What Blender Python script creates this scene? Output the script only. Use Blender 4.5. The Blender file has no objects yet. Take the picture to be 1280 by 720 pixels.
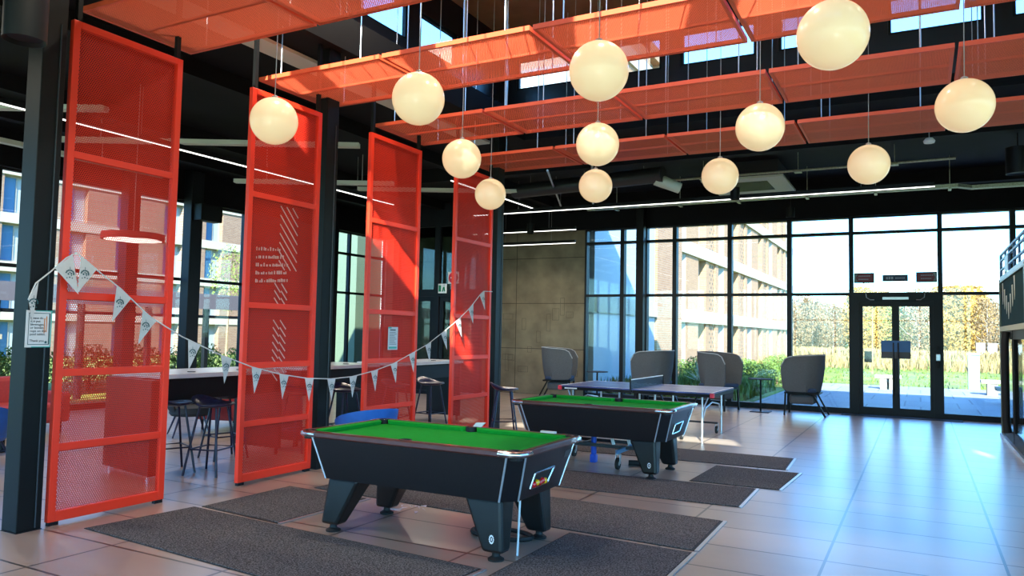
import bpy, bmesh, math, random
from mathutils import Vector, Matrix
random.seed(7)
PI = math.pi
scene = bpy.context.scene
COL = scene.collection

# ------------------------------------------------------------------ helpers
class MB:
    def __init__(s): s.v = []; s.f = []
    def add(s, vs, fs):
        n = len(s.v); s.v += [tuple(p) for p in vs]; s.f += [tuple(i + n for i in f) for f in fs]; return s
    def box(s, x0, x1, y0, y1, z0, z1):
        return s.add([(x0,y0,z0),(x1,y0,z0),(x1,y1,z0),(x0,y1,z0),(x0,y0,z1),(x1,y0,z1),(x1,y1,z1),(x0,y1,z1)],
                     [(0,3,2,1),(4,5,6,7),(0,1,5,4),(1,2,6,5),(2,3,7,6),(3,0,4,7)])
    def bar(s, p, q, w, h=None, up=(0,0,1)):
        h = h or w; p = Vector(p); q = Vector(q); d = (q-p).normalized(); u = Vector(up)
        if abs(d.dot(u)) > .98: u = Vector((0,1,0))
        a = d.cross(u).normalized()*w/2; b = a.cross(d).normalized()*h/2
        vs = [p-a-b, p+a-b, p+a+b, p-a+b, q-a-b, q+a-b, q+a+b, q-a+b]
        return s.add(vs, [(0,1,2,3),(7,6,5,4),(0,4,5,1),(1,5,6,2),(2,6,7,3),(3,7,4,0)])
    def tube(s, pts, r, n=8, r2=None):
        pts = [Vector(p) for p in pts]; m = len(pts); rings = []
        prev = None
        for i, p in enumerate(pts):
            d = (pts[min(i+1,m-1)] - pts[max(i-1,0)]).normalized()
            if prev is None:
                u = Vector((0,0,1)) if abs(d.z) < .9 else Vector((1,0,0))
                a = d.cross(u).normalized()
            else:
                a = (prev - d*prev.dot(d)).normalized()
            prev = a; b = d.cross(a)
            rr = r if r2 is None else r + (r2-r)*i/(m-1)
            rings.append([p + (a*math.cos(2*PI*k/n) + b*math.sin(2*PI*k/n))*rr for k in range(n)])
        vs = [q for R in rings for q in R]; fs = []
        for i in range(m-1):
            for k in range(n):
                fs.append((i*n+k, i*n+(k+1)%n, (i+1)*n+(k+1)%n, (i+1)*n+k))
        fs.append(tuple(reversed(range(n)))); fs.append(tuple((m-1)*n+k for k in range(n)))
        return s.add(vs, fs)
    def lathe(s, prof, c=(0,0,0), n=24):
        vs = []; fs = []; m = len(prof)
        for (r, z) in prof:
            for k in range(n):
                a = 2*PI*k/n; vs.append((c[0]+r*math.cos(a), c[1]+r*math.sin(a), c[2]+z))
        for i in range(m-1):
            for k in range(n):
                fs.append((i*n+k, i*n+(k+1)%n, (i+1)*n+(k+1)%n, (i+1)*n+k))
        fs.append(tuple(reversed(range(n)))); fs.append(tuple((m-1)*n+k for k in range(n)))
        return s.add(vs, fs)
    def prism(s, poly, axis, a, b):
        """extrude a 2D polygon along axis ('x': poly=(y,z), 'y': (x,z), 'z': (x,y))"""
        def P(p, t):
            return {'x': (t,p[0],p[1]), 'y': (p[0],t,p[1]), 'z': (p[0],p[1],t)}[axis]
        n = len(poly); vs = [P(p,a) for p in poly] + [P(p,b) for p in poly]
        fs = [tuple(reversed(range(n))), tuple(range(n,2*n))] + [(i,(i+1)%n,n+(i+1)%n,n+i) for i in range(n)]
        return s.add(vs, fs)
    def frustum(s, b, t):
        """8-corner solid: bottom quad b, top quad t (lists of 4 points)"""
        return s.add(list(b)+list(t), [(3,2,1,0),(4,5,6,7),(0,1,5,4),(1,2,6,5),(2,3,7,6),(3,0,4,7)])
    def sphere(s, c, r, nu=24, nv=14):
        prof = [(max(1e-4, r*math.sin(PI*i/nv)), -r*math.cos(PI*i/nv)) for i in range(nv+1)]
        return s.lathe(prof, c, nu)
    def build(s, name, mat, parent=None, world=False, smooth=False, bevel=0):
        me = bpy.data.meshes.new(name)
        vs = s.v
        if world and parent is not None:
            r = parent
            while r.parent: r = r.parent
            L = r.location; vs = [(p[0]-L[0], p[1]-L[1], p[2]-L[2]) for p in vs]
        me.from_pydata(vs, [], s.f)
        bm = bmesh.new(); bm.from_mesh(me); bmesh.ops.recalc_face_normals(bm, faces=bm.faces)
        bm.to_mesh(me); bm.free()
        o = bpy.data.objects.new(name, me); COL.objects.link(o)
        if mat: me.materials.append(mat)
        if parent: o.parent = parent
        if smooth:
            for p in me.polygons: p.use_smooth = True
            me.set_sharp_from_angle(angle=math.radians(38))
        if bevel:
            m = o.modifiers.new('bevel', 'BEVEL'); m.width = bevel; m.segments = 2; m.limit_method = 'ANGLE'
        return o

def B(*a): return MB().box(*a)

def tag(o, label=None, cat=None, group=None, kind=None):
    if label: o['label'] = label
    if cat: o['category'] = cat
    if group: o['group'] = group
    if kind: o['kind'] = kind
    return o
def thing(name, label, cat, loc=(0,0,0), rz=0, group=None, kind=None):
    o = bpy.data.objects.new(name, None); COL.objects.link(o)
    o.location = loc; o.rotation_euler = (0,0,rz); o.empty_display_size = .1
    return tag(o, label, cat, group, kind)
def copy_tree(o, parent=None):
    c = o.copy(); COL.objects.link(c)
    if parent: c.parent = parent
    for ch in list(o.children): copy_tree(ch, c)
    return c
def dup(root, loc, rz=0, label=None, group=None, scale=None):
    c = copy_tree(root); c.location = loc; c.rotation_euler = (0,0,rz)
    if label: c['label'] = label
    if group: c['group'] = group
    if scale: c.scale = (scale,)*3 if not hasattr(scale,'__len__') else scale
    return c
def struct(name, mb, m, **k):
    o = mb.build(name, m, **k); o['kind'] = 'structure'; return o

# ------------------------------------------------------------------ materials
def srgb(c):
    return tuple((x/255/12.92 if x/255 <= .04045 else ((x/255+.055)/1.055)**2.4) for x in c) + (1,)
def new_mat(name):
    m = bpy.data.materials.new(name); m.use_nodes = True
    nt = m.node_tree; return m, nt, nt.nodes['Principled BSDF'], nt.nodes['Material Output']
def mat(name, c, rough=.5, metal=0, var=0, scale=8, bump=0, bscale=None, emit=0, spec=None, coat=0, stretch=None):
    m, nt, p, out = new_mat(name)
    p.inputs['Base Color'].default_value = srgb(c); p.inputs['Roughness'].default_value = rough
    p.inputs['Metallic'].default_value = metal
    if spec is not None: p.inputs['Specular IOR Level'].default_value = spec
    if coat: p.inputs['Coat Weight'].default_value = coat; p.inputs['Coat Roughness'].default_value = .08
    tc = nt.nodes.new('ShaderNodeTexCoord'); vec = tc.outputs['Object']
    if stretch:
        mp = nt.nodes.new('ShaderNodeMapping'); mp.inputs['Scale'].default_value = stretch
        nt.links.new(vec, mp.inputs['Vector']); vec = mp.outputs['Vector']
    if var:
        n = nt.nodes.new('ShaderNodeTexNoise'); n.inputs['Scale'].default_value = scale; n.inputs['Detail'].default_value = 5
        nt.links.new(vec, n.inputs['Vector'])
        r = nt.nodes.new('ShaderNodeValToRGB'); nt.links.new(n.outputs['Fac'], r.inputs['Fac'])
        b = srgb(c)
        r.color_ramp.elements[0].position = .3; r.color_ramp.elements[1].position = .7
        r.color_ramp.elements[0].color = tuple(max(0,x*(1-var)) for x in b[:3]) + (1,)
        r.color_ramp.elements[1].color = tuple(min(1,x*(1+var)) for x in b[:3]) + (1,)
        nt.links.new(r.outputs['Color'], p.inputs['Base Color'])
    if bump:
        n2 = nt.nodes.new('ShaderNodeTexNoise'); n2.inputs['Scale'].default_value = bscale or scale*4
        nt.links.new(vec, n2.inputs['Vector'])
        bp = nt.nodes.new('ShaderNodeBump'); bp.inputs['Strength'].default_value = bump; bp.inputs['Distance'].default_value = .01
        nt.links.new(n2.outputs['Fac'], bp.inputs['Height']); nt.links.new(bp.outputs['Normal'], p.inputs['Normal'])
    if emit:
        p.inputs['Emission Color'].default_value = srgb(c); p.inputs['Emission Strength'].default_value = emit
    return m

def perforated(name, c, axes, pitch, rr=.36, rough=.45, transl=0):
    """painted sheet metal with a staggered grid of round holes"""
    m, nt, p, out = new_mat(name)
    p.inputs['Base Color'].default_value = srgb(c); p.inputs['Roughness'].default_value = rough
    p.inputs['Specular IOR Level'].default_value = .25
    tc = nt.nodes.new('ShaderNodeTexCoord'); sx = nt.nodes.new('ShaderNodeSeparateXYZ')
    nt.links.new(tc.outputs['Object'], sx.inputs[0])
    cb = nt.nodes.new('ShaderNodeCombineXYZ')
    for i, a in enumerate(axes):
        d = nt.nodes.new('ShaderNodeMath'); d.operation = 'DIVIDE'
        d.inputs[1].default_value = pitch*(1 if i == 0 else 1.732)
        nt.links.new(sx.outputs['XYZ'.index(a)], d.inputs[0]); nt.links.new(d.outputs[0], cb.inputs[i])
    res = []
    for off in (0, .5):
        a = nt.nodes.new('ShaderNodeVectorMath'); a.operation = 'ADD'; a.inputs[1].default_value = (off,off,0)
        f = nt.nodes.new('ShaderNodeVectorMath'); f.operation = 'FRACTION'
        s = nt.nodes.new('ShaderNodeVectorMath'); s.operation = 'SUBTRACT'; s.inputs[1].default_value = (.5,.5,0)
        k = nt.nodes.new('ShaderNodeVectorMath'); k.operation = 'MULTIPLY'; k.inputs[1].default_value = (1,1.732,0)
        l = nt.nodes.new('ShaderNodeVectorMath'); l.operation = 'LENGTH'
        nt.links.new(cb.outputs[0], a.inputs[0]); nt.links.new(a.outputs[0], f.inputs[0]); nt.links.new(f.outputs[0], s.inputs[0])
        nt.links.new(s.outputs[0], k.inputs[0]); nt.links.new(k.outputs[0], l.inputs[0]); res.append(l)
    mn = nt.nodes.new('ShaderNodeMath'); mn.operation = 'MINIMUM'
    nt.links.new(res[0].outputs['Value'], mn.inputs[0]); nt.links.new(res[1].outputs['Value'], mn.inputs[1])
    lt = nt.nodes.new('ShaderNodeMath'); lt.operation = 'LESS_THAN'; lt.inputs[1].default_value = rr
    nt.links.new(mn.outputs[0], lt.inputs[0])
    tr = nt.nodes.new('ShaderNodeBsdfTransparent'); mx = nt.nodes.new('ShaderNodeMixShader')
    body = p
    if transl:      # angled strands of the expanded sheet pass light through
        tl = nt.nodes.new('ShaderNodeBsdfTranslucent'); tl.inputs[0].default_value = srgb(c)
        body = nt.nodes.new('ShaderNodeMixShader'); body.inputs[0].default_value = transl
        nt.links.new(p.outputs[0], body.inputs[1]); nt.links.new(tl.outputs[0], body.inputs[2])
    nt.links.new(lt.outputs[0], mx.inputs[0]); nt.links.new(body.outputs[0], mx.inputs[1]); nt.links.new(tr.outputs[0], mx.inputs[2])
    nt.links.new(mx.outputs[0], out.inputs['Surface'])
    return m

def glass(name, tint=(235,245,245), refl=1.0):
    m, nt, p, out = new_mat(name); nt.nodes.remove(p)
    tr = nt.nodes.new('ShaderNodeBsdfTransparent'); tr.inputs[0].default_value = srgb(tint)
    gl = nt.nodes.new('ShaderNodeBsdfGlossy'); gl.inputs['Roughness'].default_value = .02
    fr = nt.nodes.new('ShaderNodeFresnel'); fr.inputs[0].default_value = 1.45
    mu = nt.nodes.new('ShaderNodeMath'); mu.operation = 'MULTIPLY'; mu.inputs[1].default_value = refl
    ge = nt.nodes.new('ShaderNodeNewGeometry'); ir = nt.nodes.new('ShaderNodeMapRange')      # same index on both faces of the thin pane
    ir.inputs['To Min'].default_value = 1.45; ir.inputs['To Max'].default_value = 1/1.45
    nt.links.new(ge.outputs['Backfacing'], ir.inputs['Value']); nt.links.new(ir.outputs[0], fr.inputs[0])
    mx = nt.nodes.new('ShaderNodeMixShader')
    nt.links.new(fr.outputs[0], mu.inputs[0]); nt.links.new(mu.outputs[0], mx.inputs[0])
    nt.links.new(tr.outputs[0], mx.inputs[1]); nt.links.new(gl.outputs[0], mx.inputs[2])
    nt.links.new(mx.outputs[0], out.inputs['Surface'])
    return m

def brick_mat(name, c1, c2, mortar, axes=('Y','Z'), bw=.22, bh=.075, rough=.9, off=.5, freq=2, msize=.01, bump=.0):
    m, nt, p, out = new_mat(name); p.inputs['Roughness'].default_value = rough
    tc = nt.nodes.new('ShaderNodeTexCoord'); sx = nt.nodes.new('ShaderNodeSeparateXYZ'); cb = nt.nodes.new('ShaderNodeCombineXYZ')
    nt.links.new(tc.outputs['Object'], sx.inputs[0])
    for i, a in enumerate(axes): nt.links.new(sx.outputs['XYZ'.index(a)], cb.inputs[i])
    b = nt.nodes.new('ShaderNodeTexBrick'); nt.links.new(cb.outputs[0], b.inputs['Vector'])
    b.offset = off; b.offset_frequency = freq
    b.inputs['Color1'].default_value = srgb(c1); b.inputs['Color2'].default_value = srgb(c2); b.inputs['Mortar'].default_value = srgb(mortar)
    b.inputs['Scale'].default_value = 1; b.inputs['Brick Width'].default_value = bw; b.inputs['Row Height'].default_value = bh
    b.inputs['Mortar Size'].default_value = msize; b.inputs['Mortar Smooth'].default_value = .1; b.inputs['Bias'].default_value = 0
    nt.links.new(b.outputs['Color'], p.inputs['Base Color'])
    return m, nt, p, b

M = {}
M['orange'] = mat('orange_paint', (226,86,50), .45, spec=.4)
M['orange_frame'] = mat('red_orange_frame_paint', (236,52,24), .45, spec=.4)
M['mesh_screen'] = perforated('perforated_screen_sheet', (214,46,26), 'YZ', .0185, .36, rough=.6)
M['mesh_baffle'] = perforated('perforated_ceiling_sheet', (232,120,84), 'XY', .019, .33, transl=.35)
M['black'] = mat('black_paint', (13,12,12), .5, spec=.2)
M['ceil_black'] = mat('black_soffit_paint', (15,15,18), .7, var=.2, scale=3, spec=.15)
M['lantern'] = mat('dark_glossy_lantern_lining', (16,18,28), .28, var=.15, scale=2)
M['frame_dark'] = mat('dark_aluminium_frame', (14,17,22), .5, spec=.25)
M['rod'] = mat('galvanised_rod', (200,205,210), .3, .8)
M['chrome'] = mat('chrome_trim', (215,215,220), .18, 1)
M['alu'] = mat('brushed_aluminium', (190,192,196), .35, .8)
M['laminate'] = mat('black_grained_laminate', (17,17,21), .36, var=.2, scale=30, bump=.08, bscale=180, spec=.5)
M['legblack'] = mat('black_moulded_leg', (12,13,15), .4, bump=.1, bscale=150)
M['mahogany'] = mat('mahogany_rail', (78,32,24), .3, var=.3, scale=14, stretch=(1,8,8), coat=.4)
M['baize'] = mat('green_baize', (26,150,48), .95, var=.06, scale=20, bump=.05, bscale=400, spec=.1)
M['rubber'] = mat('black_rubber', (14,14,15), .7)
M['steel_white'] = mat('pale_tube_steel', (190,196,204), .3, .6)
M['greyfelt'] = mat('grey_felt', (84,85,88), .95, var=.12, scale=60, bump=.2, bscale=500, spec=.1)
M['felt_edge'] = mat('pale_felt_piping', (150,152,155), .9)
M['seat_blue'] = mat('slate_blue_seat_fabric', (34,50,76), .9, var=.1, scale=50)
M['blue_plastic'] = mat('blue_upholstery', (28,92,170), .55, var=.06, scale=20, bump=.05, bscale=300)
M['navy'] = mat('navy_plastic', (14,24,56), .35)
M['white'] = mat('white_laminate', (225,226,228), .3)
M['tabletop_pale'] = mat('pale_grey_laminate', (205,207,208), .22)
M['redfabric'] = mat('dusty_red_upholstery', (166,52,50), .85, var=.1, scale=30)
M['darkfabric'] = mat('charcoal_upholstery', (34,38,44), .85, var=.1, scale=30)
M['paper'] = mat('printed_card', (206,200,198), .7)
M['flag'] = mat('calico_flag', (196,188,184), .9, var=.04, scale=30)
M['teal'] = mat('dark_teal_print', (22,72,76), .7)
M['teal_light'] = mat('light_teal_print', (60,160,150), .7)
M['black_print'] = mat('black_print', (20,20,24), .7)
M['orange_print'] = mat('orange_print', (205,120,60), .7)
M['white_print'] = mat('white_print', (235,235,235), .6)
M['sign_red'] = mat('dull_red_sign', (120,52,60), .6)
M['sign_red2'] = mat('crimson_sign', (176,30,52), .5)
M['sign_navy'] = mat('navy_sign', (18,36,62), .5)
M['sign_green'] = mat('exit_green', (0,120,80), .5)
M['glass'] = glass('window_glass', (238,246,247))
M['glass_teal'] = glass('partition_glass', (190,205,200), 1.2)
M['cord'] = mat('grey_cord', (150,150,150), .6)
M['led'] = mat('led_diffuser', (255,252,244), .5, emit=1.3)
M['tt_blue'] = mat('table_tennis_blue', (56,66,120), .3, var=.05, scale=5)
M['jack_blue'] = mat('blue_jack_paint', (20,80,200), .35)
M['yellow'] = mat('yellow_ball', (235,170,20), .15, coat=.6)
M['red'] = mat('red_ball', (200,24,24), .15, coat=.6)
M['galv'] = mat('galvanised_tray', (165,170,150), .4, .5, var=.3, scale=40)
M['duct'] = mat('dark_duct', (44,46,50), .4, .3)
M['cass'] = mat('off_white_casing', (196,200,186), .5)
M['concrete_band'] = mat('pale_concrete', (160,150,134), .85, var=.05, scale=3)
M['window_cream'] = mat('cream_reveal', (140,134,124), .7)
M['green_door'] = mat('dark_green_panel', (24,48,46), .85, spec=.1, var=.08, scale=6)

# globe: lit opal glass
m, nt, p, out = new_mat('opal_glass_lit')
p.inputs['Base Color'].default_value = srgb((236,216,184)); p.inputs['Roughness'].default_value = .25
p.inputs['Emission Color'].default_value = srgb((255,216,160)); p.inputs['Emission Strength'].default_value = .17
M['opal'] = m

# floor: rectangular porcelain tiles 1.16 x 0.605 with satin sheen
m, nt, p, b = brick_mat('porcelain_floor_tile', (146,130,118), (154,137,125), (52,48,46), ('X','Y'), 1.157, .607, .3, 0, 2, .011)
tc = nt.nodes.new('ShaderNodeTexCoord'); n = nt.nodes.new('ShaderNodeTexNoise'); n.inputs['Scale'].default_value = 1.5; n.inputs['Detail'].default_value = 2
mp = nt.nodes.new('ShaderNodeMapping'); mp.inputs['Scale'].default_value = (1,2.5,1)
nt.links.new(tc.outputs['Object'], mp.inputs[0]); nt.links.new(mp.outputs[0], n.inputs['Vector'])
mx = nt.nodes.new('ShaderNodeMixRGB'); mx.blend_type = 'MULTIPLY'; mx.inputs[0].default_value = .5
r = nt.nodes.new('ShaderNodeValToRGB'); r.color_ramp.elements[0].position = .25; r.color_ramp.elements[1].position = .75; r.color_ramp.elements[0].color = (.8,.8,.8,1); r.color_ramp.elements[1].color = (1.1,1.1,1.1,1)
nt.links.new(n.outputs['Fac'], r.inputs[0]); nt.links.new(b.outputs['Color'], mx.inputs[1]); nt.links.new(r.outputs[0], mx.inputs[2])
nt.links.new(mx.outputs[0], p.inputs['Base Color'])
rr = nt.nodes.new('ShaderNodeMapRange'); rr.inputs['To Min'].default_value = .27; rr.inputs['To Max'].default_value = .31
nt.links.new(n.outputs['Fac'], rr.inputs['Value']); nt.links.new(rr.outputs[0], p.inputs['Roughness'])
p.inputs['Specular IOR Level'].default_value = .6
# slightly uneven tiles spread the reflections
bp = nt.nodes.new('ShaderNodeBump'); bp.inputs['Strength'].default_value = .0; bp.inputs['Distance'].default_value = .001
n3 = nt.nodes.new('ShaderNodeTexNoise'); n3.inputs['Scale'].default_value = 1.1; n3.inputs['Detail'].default_value = 2
mp3 = nt.nodes.new('ShaderNodeMapping'); mp3.inputs['Scale'].default_value = (.8,3.2,1)
nt.links.new(tc.outputs['Object'], mp3.inputs[0]); nt.links.new(mp3.outputs[0], n3.inputs['Vector'])
M['floor'] = m

# carpet mat: speckled charcoal
m, nt, p, out = new_mat('speckled_charcoal_mat'); p.inputs['Roughness'].default_value = 1; p.inputs['Specular IOR Level'].default_value = .05
tc = nt.nodes.new('ShaderNodeTexCoord'); n = nt.nodes.new('ShaderNodeTexNoise'); n.inputs['Scale'].default_value = 90; n.inputs['Detail'].default_value = 3
nt.links.new(tc.outputs['Object'], n.inputs['Vector']); r = nt.nodes.new('ShaderNodeValToRGB')
r.color_ramp.elements[0].position = .42; r.color_ramp.elements[0].color = srgb((58,57,58))
r.color_ramp.elements[1].position = .62; r.color_ramp.elements[1].color = srgb((112,110,110))
nt.links.new(n.outputs['Fac'], r.inputs[0]); nt.links.new(r.outputs[0], p.inputs['Base Color'])
bp = nt.nodes.new('ShaderNodeBump'); bp.inputs['Strength'].default_value = .4; bp.inputs['Distance'].default_value = .003
nt.links.new(n.outputs['Fac'], bp.inputs['Height']); nt.links.new(bp.outputs[0], p.inputs['Normal'])
M['mat'] = m

# board-marked concrete with panel joints and tie-hole doodles
m, nt, p, b = brick_mat('fair_faced_concrete', (118,108,88), (124,114,94), (58,52,42), ('X','Z'), 2.4, 1.2, .85, 0, 2, .008)
tc = nt.nodes.new('ShaderNodeTexCoord'); n = nt.nodes.new('ShaderNodeTexNoise'); n.inputs['Scale'].default_value = 2.2; n.inputs['Detail'].default_value = 9
nt.links.new(tc.outputs['Object'], n.inputs['Vector']); r = nt.nodes.new('ShaderNodeValToRGB')
r.color_ramp.elements[0].position = .3; r.color_ramp.elements[0].color = (.62,.62,.62,1); r.color_ramp.elements[1].position = .75; r.color_ramp.elements[1].color = (1.15,1.15,1.15,1)
mx = nt.nodes.new('ShaderNodeMixRGB'); mx.blend_type = 'MULTIPLY'; mx.inputs[0].default_value = 1
nt.links.new(n.outputs['Fac'], r.inputs[0]); nt.links.new(b.outputs['Color'], mx.inputs[1]); nt.links.new(r.outputs[0], mx.inputs[2]); nt.links.new(mx.outputs[0], p.inputs['Base Color'])
M['concrete'] = m

M['brick_pale'] = brick_mat('pale_buff_brick', (140,98,66), (156,114,80), (146,128,108), ('Y','Z'))[0]
M['brick_x'] = brick_mat('buff_brick_return', (160,130,112), (180,150,130), (170,160,150), ('X','Z'))[0]
M['brick_court'] = brick_mat('courtyard_brick', (120,86,66), (134,102,80), (130,118,104), ('Y','Z'), .24, .08)[0]
M['brick_red'] = brick_mat('red_brick', (168,92,66), (186,112,84), (190,170,150), ('Y','Z'))[0]
# honeycomb brick: dark pockets in staggered rows
m, nt, p, b = brick_mat('honeycomb_brick', (146,106,72), (156,116,82), (146,128,108), ('Y','Z'))
tc = nt.nodes.new('ShaderNodeTexCoord'); sx = nt.nodes.new('ShaderNodeSeparateXYZ'); nt.links.new(tc.outputs['Object'], sx.inputs[0])
cb = nt.nodes.new('ShaderNodeCombineXYZ')
for i,(a,s_) in enumerate((('Y',.6),('Z',.46))):
    d = nt.nodes.new('ShaderNodeMath'); d.operation = 'DIVIDE'; d.inputs[1].default_value = s_
    nt.links.new(sx.outputs['XYZ'.index(a)], d.inputs[0]); nt.links.new(d.outputs[0], cb.inputs[i])
masks = []
for off in (0,.5):
    a = nt.nodes.new('ShaderNodeVectorMath'); a.operation = 'ADD'; a.inputs[1].default_value = (off,off,0)
    f = nt.nodes.new('ShaderNodeVectorMath'); f.operation = 'FRACTION'; s2 = nt.nodes.new('ShaderNodeSeparateXYZ')
    nt.links.new(cb.outputs[0], a.inputs[0]); nt.links.new(a.outputs[0], f.inputs[0]); nt.links.new(f.outputs[0], s2.inputs[0])
    l1 = nt.nodes.new('ShaderNodeMath'); l1.operation = 'LESS_THAN'; l1.inputs[1].default_value = .3
    l2 = nt.nodes.new('ShaderNodeMath'); l2.operation = 'LESS_THAN'; l2.inputs[1].default_value = .26
    mu = nt.nodes.new('ShaderNodeMath'); mu.operation = 'MULTIPLY'
    nt.links.new(s2.outputs[0], l1.inputs[0]); nt.links.new(s2.outputs[1], l2.inputs[0]); nt.links.new(l1.outputs[0], mu.inputs[0]); nt.links.new(l2.outputs[0], mu.inputs[1]); masks.append(mu)
ma = nt.nodes.new('ShaderNodeMath'); ma.operation = 'MAXIMUM'
nt.links.new(masks[0].outputs[0], ma.inputs[0]); nt.links.new(masks[1].outputs[0], ma.inputs[1])
mx = nt.nodes.new('ShaderNodeMixRGB'); nt.links.new(ma.outputs[0], mx.inputs[0]); nt.links.new(b.outputs['Color'], mx.inputs[1]); mx.inputs[2].default_value = srgb((70,60,56))
nt.links.new(mx.outputs[0], p.inputs['Base Color'])
M['honey'] = m
M['paving'] = brick_mat('terrace_paving', (112,114,116), (122,124,126), (80,82,84), ('X','Y'), 1.2, 1.8, .8, .3, 2, .02)[0]
M['grass'] = mat('meadow_grass', (98,110,32), .95, var=.4, scale=.35, bump=.3, bscale=6)
M['reed'] = mat('dry_reed', (132,114,76), .95, var=.25, scale=4)
M['hedge'] = mat('hedge_leaf', (84,110,40), .8, var=.5, scale=6)
M['bark_white'] = mat('birch_bark', (170,162,150), .8, var=.2, scale=12)
M['bark_brown'] = mat('brown_bark', (128,104,78), .9, var=.2, scale=8)
M['twig_gold'] = mat('golden_catkin_foliage', (168,130,58), .9, var=.3, scale=1)
M['twig_pale'] = mat('pale_bare_twigs', (126,104,74), .9, var=.25, scale=1)
M['twig_green'] = mat('spring_green_foliage', (104,116,48), .9, var=.3, scale=1)
M['pink_wood'] = mat('lantern_ceiling_board', (150,118,88), .5, var=.15, scale=3)
M['blue_glassy'] = mat('dark_blue_window', (60,92,118), .12, .0, coat=1, spec=1)
M['curtain'] = mat('pale_curtain', (140,148,148), .8)
M['awning'] = mat('grey_awning_sheet', (92,88,96), .6)
M['blue_render'] = mat('smooth_grey_cladding', (150,158,164), .5, var=.03, scale=1)
M['skin_grey'] = mat('grey_cabinet', (120,140,148), .5)

# ------------------------------------------------------------------ camera
H = 1.62
yaw, pitch, roll, FPX = -4.91353743e-01, 5.80237213e-02, 1.93942686e-02, 953.454
cy, sy, cp, sp = math.cos(yaw), math.sin(yaw), math.cos(pitch), math.sin(pitch)
fw = Vector((sy*cp, cy*cp, sp)); rt = Vector((cy,-sy,0)); up = rt.cross(fw)
cr, sr = math.cos(roll), math.sin(roll)
R_, U_ = rt*cr + up*sr, -rt*sr + up*cr
cam_d = bpy.data.cameras.new('camera'); cam = bpy.data.objects.new('camera', cam_d); COL.objects.link(cam)
cam.matrix_world = Matrix(((R_.x,U_.x,-fw.x,0),(R_.y,U_.y,-fw.y,0),(R_.z,U_.z,-fw.z,H),(0,0,0,1)))
cam_d.sensor_width = 36; cam_d.lens = FPX/1280*36; cam_d.clip_start = .05; cam_d.clip_end = 1000
scene.camera = cam

# ------------------------------------------------------------------ light
SUN = Vector((-.39, 1, -.69)).normalized()
sd = bpy.data.lights.new('sun', 'SUN'); sd.energy = 11; sd.angle = math.radians(.6); sd.color = (1,.93,.82)
so = bpy.data.objects.new('sun', sd); COL.objects.link(so)
so.rotation_euler = SUN.to_track_quat('-Z','Y').to_euler(); so.location = (6,-12,14)
w = bpy.data.worlds.new('sky'); scene.world = w; w.use_nodes = True; nt = w.node_tree
sky = nt.nodes.new('ShaderNodeTexSky'); sky.sky_type = 'NISHITA'; sky.sun_disc = False
sky.sun_elevation = math.radians(32.7); sky.sun_rotation = math.atan2(.39, -1)
sky.air_density = 1.3; sky.dust_density = .5; sky.ozone_density = 2.0
bg = nt.nodes['Background']; bg.inputs['Strength'].default_value = .4
tn = nt.nodes.new('ShaderNodeMixRGB'); tn.blend_type = 'MULTIPLY'; tn.inputs[0].default_value = 1; tn.inputs[2].default_value = (.36,.72,1.16,1)
nt.links.new(sky.outputs[0], tn.inputs[1]); nt.links.new(tn.outputs[0], bg.inputs['Color'])
scene.view_settings.view_transform = 'Standard'; scene.view_settings.look = 'None'
scene.view_settings.exposure = 1.55; scene.view_settings.gamma = 1; scene.view_settings.use_curve_mapping = False

# ------------------------------------------------------------------ room shell
YB, XL, XR, YF = 18.2, -14.0, 5.2, -7.5
ZS = 4.95                      # low soffit
LX0, LX1, LY0, LY1, ZR = -6.55, 4.2, 3.2, 11.6, 6.9   # roof lantern
SILL, HEAD, HEADN = 5.85, 6.4, 6.8
fl = struct('floor', MB().box(XL-.2, XR+.2, YF-.2, YB+.25, -.15, 0), M['floor'])
# shift the tile grid onto the photographed joints
fl.location = (0,0,0)
bn = [n for n in M['floor'].node_tree.nodes if n.type == 'COMBXYZ'][0]
nt = M['floor'].node_tree; mpp = nt.nodes.new('ShaderNodeMapping'); mpp.inputs['Location'].default_value = (.627+1.157*20, -.02+.607*20, 0)
brn = [n for n in nt.nodes if n.type == 'TEX_BRICK'][0]
nt.links.new(bn.outputs[0], mpp.inputs[0]); nt.links.new(mpp.outputs[0], brn.inputs['Vector'])

c = MB()
c.box(XL-.2, LX0, YF-.2, YB+.4, ZS, ZS+.25); c.box(LX1, XR+.2, YF-.2, YB+.4, ZS, ZS+.25)
c.box(LX0, LX1, YF-.2, LY0, ZS, ZS+.25); c.box(LX0, LX1, LY1, YB+.4, ZS, ZS+.25)
struct('ceiling', c, M['ceil_black'])
# lantern upstand below and above the windows, plus window piers
c = MB(); t = .12
for (x0,x1,y0,y1) in ((LX0-t,LX0,LY0-t,LY1+t),(LX1,LX1+t,LY0-t,LY1+t),(LX0,LX1,LY0-t,LY0),(LX0,LX1,LY1,LY1+t)):
    c.box(x0,x1,y0,y1,ZS+.25,SILL); c.box(x0,x1,y0,y1,(HEADN if y1 == LY0 else HEAD),ZR)
def piers(axis, fixed0, fixed1, starts, w, lo, hi, HEAD=HEAD):
    edges = [lo] + [e for s_ in starts for e in (s_, s_+w)] + [hi]
    for i in range(0, len(edges), 2):
        a, b_ = edges[i], edges[i+1]
        if b_ > a:
            c.box(a, b_, fixed0, fixed1, SILL, HEAD) if axis == 'x' else c.box(fixed0, fixed1, a, b_, SILL, HEAD)
far_s = [-6.2+1.46*k for k in range(7)]; far_s = [-6.2,-4.74,-3.28,-1.81,-.35,1.11,2.57]
near_s = [-5.96+1.46*k for k in range(5)]
side_s = [4.95,6.45,7.95,9.3][:4]
far_open = [(s_, 1.15) for s_ in far_s]
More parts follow.
